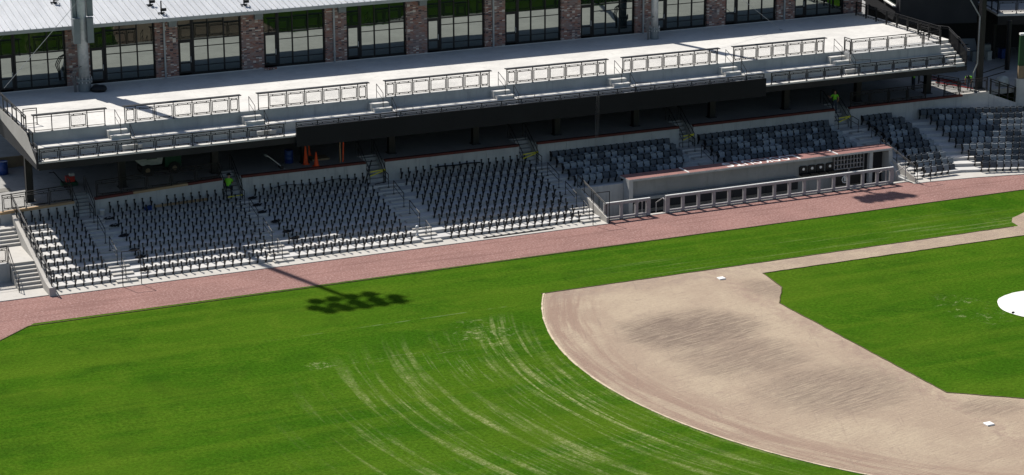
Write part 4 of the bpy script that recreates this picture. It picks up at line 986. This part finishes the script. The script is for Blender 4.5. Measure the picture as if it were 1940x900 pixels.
# ------------------------------------------------------------------ people
def person(loc, rz, J, label, hat=None, scale=1.0):
    """J: joint -> (x,y,z,r); edges fixed; one continuous skinned body with per-region materials"""
    E_ = [('pel', 'belly'), ('belly', 'chest'), ('chest', 'neck'), ('neck', 'head'), ('head', 'crown')]
    for s in 'lr': E_ += [('pel', 'hip'+s), ('hip'+s, 'knee'+s), ('knee'+s, 'ank'+s), ('ank'+s, 'toe'+s), ('chest', 'sh'+s), ('sh'+s, 'elb'+s), ('elb'+s, 'wri'+s), ('wri'+s, 'hand'+s)]
    keys = list(J); me = bpy.data.meshes.new('body')
    me.from_pydata([J[k][:3] for k in keys], [(keys.index(a), keys.index(c)) for a, c in E_], [])
    ob = bpy.data.objects.new('body', me); col.objects.link(ob)
    sk = ob.modifiers.new('s', 'SKIN'); ob.modifiers.new('d', 'SUBSURF').levels = 1
    sv = me.skin_vertices[0].data
    for i, k in enumerate(keys): sv[i].radius = (J[k][3], J[k][3]*(.72 if k in ('chest', 'belly', 'pel') else 1)); sv[i].use_root = (k == 'pel')
    bpy.context.view_layer.update()
    m2 = bpy.data.meshes.new_from_object(ob.evaluated_get(bpy.context.evaluated_depsgraph_get())); bpy.data.objects.remove(ob)
    for m in ('hivis', 'navy', 'skin', 'boot'): m2.materials.append(MAT[m])
    reg = {'hivis': ('belly', 'chest', 'sh'), 'navy': ('pel', 'hip', 'knee'), 'boot': ('ank', 'toe')}
    def rg(k):
        if k.startswith(('ank', 'toe')): return 3
        if k.startswith(('pel', 'hip', 'knee')): return 1
        if k in ('belly', 'chest') or k.startswith('sh'): return 0
        return 2
    samp = []
    for a, c in E_:
        A_, C_ = Vector(J[a][:3]), Vector(J[c][:3])
        for q in (0, .25, .5, .75, 1): samp.append((A_.lerp(C_, q), rg(a) if q <= .5 else rg(c)))
    for p in m2.polygons: p.material_index = min(samp, key=lambda s_: (s_[0]-p.center).length)[1]; p.use_smooth = True
    t = thing('person', loc, label, 'person'); t.rotation_euler = (0, 0, rz); t.scale = (scale,)*3
    link('body', m2, t)
    if hat:
        h = Vector(J['head'][:3])*.4+Vector(J['crown'][:3])*.6; b = MB(); b.lathe((0, 0, 0), [(.17, -.01), (.17, .01), (.125, .015), (.11, .08), (.05, .125), (.005, .13)], 14)
        o = link('hard_hat', mesh('hard_hat', b, hat, (0, 0, 0), True), t); o.location = h+Vector((0, 0, .02))
        ax = (Vector(J['crown'][:3])-Vector(J['head'][:3])).normalized(); o.rotation_euler = ax.to_track_quat('Z', 'Y').to_euler()
def pose(**kw):
    J = dict(pel=(0, 0, .95, .15), belly=(0, 0, 1.12, .15), chest=(0, .0, 1.36, .17), neck=(0, .01, 1.52, .06), head=(0, -.01, 1.62, .095), crown=(0, 0, 1.76, .085))
    for s, g in (('l', -1), ('r', 1)):
        J.update({'hip'+s: (.10*g, 0, .88, .095), 'knee'+s: (.12*g, -.02, .48, .065), 'ank'+s: (.12*g, .02, .09, .05), 'toe'+s: (.13*g, -.15, .04, .045),
                  'sh'+s: (.21*g, 0, 1.43, .075), 'elb'+s: (.27*g, .02, 1.14, .05), 'wri'+s: (.27*g, -.08, .92, .035), 'hand'+s: (.27*g, -.12, .84, .038)})
    J.update(kw); return J
# seen from behind, walking up to the concourse
person((23.2, 23.55, 2.85), PI-.2, pose(kneer=(.12, -.16, .55, .065), ankr=(.12, .02, .2, .05), toer=(.12, -.14, .16, .045), elbr=(.36, -.02, 1.2, .05), wrir=(.42, -.2, 1.32, .035), handr=(.43, -.26, 1.38, .038)), 'person in a green shirt and jeans walking up into the dark concourse', None)
person((31.5, 25.7, 3.38), PI*.5, pose(elbl=(-.33, -.12, 1.2, .05), wril=(-.25, -.35, 1.25, .035), handl=(-.22, -.42, 1.26, .038), elbr=(.33, -.12, 1.2, .05), wrir=(.25, -.35, 1.2, .035), handr=(.2, -.42, 1.2, .038)), 'person in a green vest standing beside the right column under the deck', 'black')
person((35.5, 24.1, 3.38), -.9, pose(pel=(0, .12, .85, .15), belly=(0, -.02, 1.0, .15), chest=(0, -.26, 1.08, .17), neck=(0, -.42, 1.1, .06), head=(0, -.5, 1.08, .095), crown=(0, -.62, 1.06, .085), shl=(-.2, -.3, 1.1, .075), shr=(.2, -.3, 1.1, .075),
       hipl=(-.1, .1, .8, .095), hipr=(.1, .1, .8, .095), elbl=(-.24, -.4, .85, .05), wril=(-.2, -.45, .62, .035), handl=(-.18, -.47, .54, .038), elbr=(.24, -.4, .85, .05), wrir=(.2, -.45, .62, .035), handr=(.18, -.47, .54, .038)), 'person in a bright green shirt bending over by the sunlit concourse railing', 'black')
person((-23.2, 23.15, 2.1), PI*.85, pose(pel=(0, .1, .62, .15), belly=(0, .02, .78, .15), chest=(0, -.08, 1.02, .17), neck=(0, -.12, 1.17, .06), head=(0, -.15, 1.27, .095), crown=(0, -.16, 1.4, .085), hipl=(-.12, .06, .58, .095), hipr=(.12, .06, .58, .095), kneel=(-.16, -.36, .55, .065), kneer=(.2, -.34, .55, .065), ankl=(-.16, -.36, .1, .05), ankr=(.22, -.34, .1, .05), toel=(-.16, -.52, .05, .045), toer=(.24, -.5, .05, .045),
       shl=(-.21, -.08, 1.08, .075), shr=(.21, -.08, 1.08, .075), elbl=(-.25, -.2, .82, .05), wril=(-.1, -.38, .75, .035), handl=(-.05, -.42, .74, .038), elbr=(.25, -.2, .82, .05), wrir=(.1, -.38, .75, .035), handr=(.05, -.42, .74, .038)), 'person in a yellow green vest sitting on the steps of the second wall opening', 'black')

# ------------------------------------------------------------------ building-site clutter
t = thing('dumper', (-27.4, 26.4, wallz(-27)), 'small green site dumper with a pale tipping hopper under the deck', 'dumper'); z = wallz(-27); x, y = -27.4, 26.4
b = MB(); vs = [(x-.75, y-.55, z+.75), (x+.55, y-.55, z+.75), (x+.55, y+.55, z+.75), (x-.75, y+.55, z+.75), (x-1.75, y-.8, z+1.65), (x+.75, y-.8, z+1.9), (x+.75, y+.8, z+1.9), (x-1.75, y+.8, z+1.65)]
b.add(vs, [(3,2,1,0),(0,1,5,4),(1,2,6,5),(2,3,7,6),(3,0,4,7)]); part('hopper', b, 'hopper', t)
b = MB(); b.box(x-.5, x+.2, y-.81, y-.79, z+1.2, z+1.38); part('hopper_label', b, 'green', t)
b = MB(); b.box(x+.8, x+1.9, y-.5, y+.5, z+.5, z+1.5); b.box(x+.9, x+1.3, y-.4, y+.4, z+1.5, z+1.75); part('engine_cover', b, 'green', t)
b = MB(); b.box(x-.8, x+1.9, y-.35, y+.35, z+.4, z+.6); part('chassis', b, 'black', t)
for wx in (x-.4, x+1.4):
    for wy in (y-.62, y+.42): b = MB(); b.tube((wx, wy, z+.42), (wx, wy+.22, z+.42), .40, 16); wl = part('wheel', b, 'tyre', t); b = MB(); b.tube((wx, wy-.01, z+.42), (wx, wy+.23, z+.42), .16, 12); part('rim', b, 'tanboard', wl)
b = MB(); b.tube((x+1.1, y, z+1.7), (x+1.0, y, z+2.2), .03); part('steering_column', b, 'black', t)
x, y = -33.2, 26.7; z = wallz(x)
t = thing('power_trowel', (x, y, z), 'green and red walk-behind machine on the concourse at the left', 'machine')
b = MB(); b.box(x-.1, x+.9, y-.3, y+.3, z+.08, z+.3); part('deck_plate', b, 'green', t)
b = MB(); b.box(x+.2, x+.75, y-.2, y+.2, z+.32, z+.68); part('engine', b, 'red', t)
b = MB(); b.box(x+.45, x+.75, y-.15, y+.15, z+.682, z+.85); part('fuel_tank', b, 'hopper', t)
b = MB(); b.path([(x, y-.2, z+.3), (x-.55, y-.2, z+1.05), (x-.55, y+.2, z+1.05), (x, y+.2, z+.3)], .03); b.path([(x-.55, y-.2, z+1.05), (x-.9, y-.2, z+1.1)], .03); part('handle', b, 'black', t)
for wy in (y-.32, y+.26): b = MB(); b.tube((x+.1, wy, z+.14), (x+.1, wy+.07, z+.14), .14, 12); part('wheel', b, 'tyre', t)
def drum(x, y, z, m, label, s=1., grp='blue plastic drums'):
    b = MB(); b.lathe((x, y, z), [(.26*s, 0), (.29*s, .03), (.29*s, .28), (.30*s, .3), (.29*s, .32), (.29*s, .58), (.30*s, .6), (.29*s, .62), (.29*s, .86), (.26*s, .9), (.25*s, .88)], 18)
    solo('drum', b, m, (x, y, z), label, 'drum', grp, True)
drum(-18.45, 24.9, CZ, 'blue', 'dark blue plastic drum beside the traffic cones under the deck')
drum(-36.6, 32.4, wallz(-36.6), 'blue', 'blue barrel nearest the left edge on the concourse', 1.15)
drum(-35.9, 32.0, wallz(-36), 'blue', 'blue barrel on the right of the pair at the left edge', 1.15)
drum(-36.5, 33.2, wallz(-36), 'blue', 'blue barrel standing behind the other two at the left edge', 1.15)
b = MB(); b.box(-36.2, -33.5, 33.4, 33.5, wallz(-35), wallz(-35)+.75); solo('plywood_barrier', b, 'tanboard', (-34.9, 33.4, wallz(-35)), 'low tan plywood barrier beside the blue barrels', 'barrier')
def cone(x, y, h, label, tilt=0):
    t = thing('traffic_cone', (x, y, CZ), label, 'cone', 'orange traffic cones')
    b = MB(); b.lathe((x, y, CZ+.03), [(.19, 0), (.16, .06), (.035, h), (.02, h+.01)], 14); part('body', b, 'orange', t, True)
    b = MB(); b.box(x-.21, x+.21, y-.21, y+.21, CZ, CZ+.03); part('base', b, 'orange', t)
cone(-17.1, 23.3, .92, 'bright orange traffic cone on the edge of the back wall'); cone(-17.55, 24.1, 1.25, 'tall thin orange marker cone between the drum and the front cone'); cone(-16.6, 26.2, .8, 'dim orange cone furthest back under the deck')
x, y, z = -19.4, 23.7, CZ
t = thing('hand_truck', (x, y, z), 'silver hand truck leaning back beside the blue drum', 'hand truck')
b = MB(); b.path([(x, y-.2, z+.15), (x-.9, y-.2, z+.95), (x-1.1, y-.2, z+1.0), (x-1.1, y+.2, z+1.0), (x-.9, y+.2, z+.95), (x, y+.2, z+.15)], .022, 8); b.path([(x-.45, y-.2, z+.55), (x-.45, y+.2, z+.55)], .02); part('frame', b, 'galv', t)
b = MB(); b.bar((x, y, z+.15), (x+.2, y, z+.02), .4, .02); part('toe_plate', b, 'galv', t)
for wy in (y-.28, y+.22): b = MB(); b.tube((x-.02, wy, z+.13), (x-.02, wy+.07, z+.13), .13, 12); part('wheel', b, 'tyre', t)
for i, (x, dx) in enumerate(((-15.3, .05), (-15.12, .12))):
    b = MB(); b.tube((x, 23.6, CZ), (x+dx, 23.75, CZ+1.45), .045, 8); solo('lumber_stake', b, 'orange' if i else 'wood', (x, 23.6, CZ), ['pale upright lumber stake behind the back wall', 'orange upright stake behind the back wall'][i], 'stake', 'upright stakes behind the back wall')
b = MB(); b.box(-16.9, -15.7, 24.6, 25.6, CZ, CZ+.12); solo('board_stack', b, 'tanboard', (-16.3, 25, CZ), 'low stack of tan boards behind the orange cone', 'boards')
# caution tape over the closed openings
for i in (1, 2, 3, 4, 5):
    a, c = OPEN[i]; b = MB(); z = ZT[8]+.55; y = WY-.36
    for (z0, z1) in ((z, z+.32), (z+.28, z+.36)): b.bar((a+.14, y, z0), (c-.12, y, z1), .012, .07)
    if i == 1: b = MB(); b.bar((a+.14, y, ZT[8]+.25), (c-.12, y, ZT[8]+.3), .012, .06)
    solo('caution_tape', b, 'yellow', (a, y, z), 'yellow caution tape across the %s opening of the back wall' % ORDN[i], 'tape', 'yellow tapes over the wall openings')
def bucket(x, y, z, m, label):
    b = MB(); b.lathe((x, y, z), [(.14, 0), (.165, .34), (.175, .34), (.175, .37), (.15, .37), (.13, .05)], 14); t = thing('bucket', (x, y, z), label, 'bucket', 'plastic buckets'); part('pail', b, m, t, True)
    b = MB(); b.path([(x-.17, y, z+.33), (x-.1, y-.12, z+.2), (x+.1, y-.12, z+.2), (x+.17, y, z+.33)], .008); part('handle', b, 'galv', t)
bucket(-31.75, 22.55, ZT[8], 'white', 'white plastic bucket on the top tread beside the leftmost aisle'); bucket(42.2, 36.0, CZ, 'white', 'white plastic bucket standing in the shade at the upper right')
b = MB(); random.seed(5)
def rag(x, y, z, s, m, label, nm='cable_coil', cat='cable'):
    b = MB(); n = 12; prev = None
    for k in range(3):
        pts = [(x+s*(.6+.25*math.sin(3*t+k))*math.cos(t+k), y+s*.55*(.6+.25*math.cos(2*t+k))*math.sin(t+k), z+.03+.035*k+.03*math.sin(5*t)) for t in [2*PI*i/n for i in range(n+1)]]
        b.path(pts, .032, 5)
    solo(nm, b, m, (x, y, z), label, cat, 'black straps dropped in the aisles')
def tz(y): return tread_z(y)
for i, (x, y, w_) in enumerate(((-31.5, 21.9, 'top'), (-31.4, 20.9, 'second'), (-31.2, 19.5, 'third'), (-31.1, 17.6, 'fourth'), (-30.95, 16.7, 'fifth'), (-31.2, 15.0, 'lowest'))): rag(x, y, tz(y), .42, 'cast', '%s heap of black straps beside the leftmost aisle' % w_)
for i, (x, y, w_) in enumerate(((-21.9, 22.3, 'top'), (-21.9, 21.3, 'second'), (-21.9, 20.3, 'third'), (-21.5, 18.9, 'fourth'), (-21.2, 17.5, 'fifth'), (-21.0, 16.6, 'lowest'))): rag(x, y, tz(y), .38, 'cast', '%s heap of black straps beside the second aisle' % w_)
b = MB(); b.box(-29.0, -28.55, WY-.4, WY-.1, ZT[8], ZT[8]+.28); b.v = [(v[0]+.06*math.sin(20*v[1]), v[1], v[2]-.1*(v[0] < -28.8)*(v[2] > ZT[8]+.1)) for v in b.v]
solo('tool_bag', b, 'blue', (-28.8, WY-.25, ZT[8]), 'blue bag on the top tread against the back wall', 'bag')
b = MB(); b.bar((-28.3, WY-.05, ZT[8]+.12), (-24.7, WY-.05, ZT[8]+.2), .05, .16); solo('plank', b, 'wood', (-26.5, WY-.05, ZT[8]), 'brown plank lying along the foot of the back wall', 'plank')
# long black pipe hung over the top row
b = MB(); b.path([(-20.3+.3*i, WY-.28+.02*math.sin(i), ZT[8]+.50+.10*math.sin(i*.55)) for i in range(20)], .02); solo('strap', b, 'cast', (-20.3, WY-.28, ZT[8]+.5), 'thin black strap strung along the top row of the third section', 'strap')
b = MB(); b.path([(-8.9+.3*i, WY-.26, ZT[8]+.62+.02*math.sin(i)) for i in range(12)], .05); solo('pipe_bundle', b, 'cast', (-8.9, WY-.26, ZT[8]+.6), 'black pipe lying across the standards of the top row near the dugout', 'pipe')
b = MB(); b.bar((-13.4, 22.2, ZT[8]+.05), (-12.9, 21.5, ZT[7]+.55), .05, .05); b.bar((-13.9, WY-.1, ZT[8]), (-13.3, WY+.2, ZT[8]+1.5), .05, .05); solo('loose_pipe', b, 'cast', (-13.4, 22.2, 1.9), 'loose black pipes leaning at the head of the third aisle', 'pipe')
b = MB(); b.bar((-9.4, 13.5, .08), (-4.4, 13.62, .08), .06, .06); solo('loose_pipe', b, 'cast', (-7, 13.5, 0), 'long black pipe lying on the pale apron left of the dugout', 'pipe')
# small hydrant-like standpipe at the foot of the third aisle
x, y, z = -13.35, 15.0, tz(15.0)
b = MB(); b.lathe((x, y, z), [(.12, 0), (.12, .03), (.07, .05), (.07, .42), (.12, .44), (.13, .58), (.08, .66), (.02, .68)], 12); solo('standpipe', b, 'galv', (x, y, z), 'pale round topped standpipe at the foot of the third aisle', 'standpipe', smooth=True)
# gathered protective net hanging before the dugout seats
t = thing('protective_net', (2.15, 21, 1), 'thin pale protective net gathered and hanging in front of the seats', 'net'); b = MB()
for i in range(9):
    a = 2*PI*i/9; q = .35+.65*random.random(); fx_, fy_ = math.cos(a)*q, math.sin(a)*q
    b.path([(2.15+.12*fx_, 20.3+.1*fy_, 6.9), (2.16+.16*fx_, 20.4+.1*fy_, 5.2), (2.17+.10*fx_, 20.5+.1*fy_, 3.6), (2.17+.05*fx_, 20.6, 2.9), (2.12+.25*fx_, 20.0+.25*fy_, 2.0), (2.0+.55*fx_, 19.6+.4*fy_, 1.35)], .002, 4)
part('mesh', b, 'net', t)
# red steel lengths and trestle on the sunlit concourse
for i, (x0, y0, x1, y1, m) in enumerate(((35.0, 28.6, 36.3, 25.6, 'red'), (35.5, 29.3, 36.2, 26.2, 'red'), (34.6, 27.2, 35.9, 24.2, 'red'))):
    b = MB(); b.bar((x0, y0, CZ+.05), (x1, y1, CZ+.05), .06, .06); solo('steel_length', b, m, (x0, y0, CZ), '%s of three red steel lengths lying on the sunlit concourse' % ('left middle right'.split()[(1, 2, 0)[i]]), 'steel bar', 'red steel lengths on the concourse')
guard('loose_railing', [(33.3, 27.6, CZ), (34.0, 26.0, CZ), (34.7, 24.4, CZ)], .9, 'loose black railing section standing on the sunlit concourse', nomesh=True, cat='railing')
b = MB(); b.bar((43.2, 34.6, CZ+.02), (43.5, 35.6, CZ+1.2), 1.2, .03); solo('plywood_sheet', b, 'gutter', (43.3, 35, CZ), 'pale grey sheet leaning in the shade at the upper right', 'sheet')
b = MB()
b.lathe((38.7, 24.3, CZ), [(.5, 0), (.55, .3), (.4, .62), (.15, .75), (.02, .76)], 10); b.v = [(v[0]+.08*math.sin(9*v[2]+3*v[1]), v[1]+.06*math.sin(11*v[0]), v[2]) for v in b.v]
solo('covered_heap', b, 'hopper', (38.7, 24.3, CZ), 'heap under a pale sheet beside the padded wall', 'heap', smooth=True)
rr = random.Random(11)
for i in range(14):
    x = 38.4+(i+.7*rr.random())*.54; y = 32.5+rr.random()*3.5; h = .3+.7*rr.random(); s = .18+.25*rr.random(); m = rr.choice(['hopper', 'black', 'blue', 'tanboard', 'boxgrey', 'red'])
    b = MB(); b.box(x-s, x+s, y-s*.7, y+s*.7, CZ, CZ+h); b.box(x-s-.02, x+s+.02, y-s*.7-.02, y+s*.7+.02, CZ+h, CZ+h+.04); solo('storage_crate', b, m, (x, y, CZ), '%s stored box, %s from the left, in the dark concourse at upper right' % ({'hopper': 'pale', 'black': 'black', 'blue': 'blue', 'tanboard': 'tan', 'boxgrey': 'grey', 'red': 'red'}[m], ORDN[i]), 'crate', 'stored crates in the dark concourse')
x, y = -38.9, 24.6; z = wallz(x)
t = thing('scissor_lift', (x, y, z), 'red work platform cut off by the left edge', 'lift')
b = MB(); b.box(x-1.4, x+.15, y-.4, y+.4, z+.15, z+.6); part('chassis', b, 'red', t)
b = MB(); b.path([(x+.1, y-.35, z+.6), (x+.1, y-.35, z+1.9), (x-1.3, y-.35, z+1.9)], .04); b.path([(x+.1, y+.35, z+.6), (x+.1, y+.35, z+1.9), (x-1.3, y+.35, z+1.9)], .04); b.box(x-1.4, x+.15, y-.4, y+.4, z+1.2, z+1.3); part('guard_frame', b, 'red', t)
for wx in (x-.1, x-1.1): b = MB(); b.tube((wx, y-.45, z+.18), (wx, y-.3, z+.18), .18, 12); part('wheel', b, 'tyre', t)
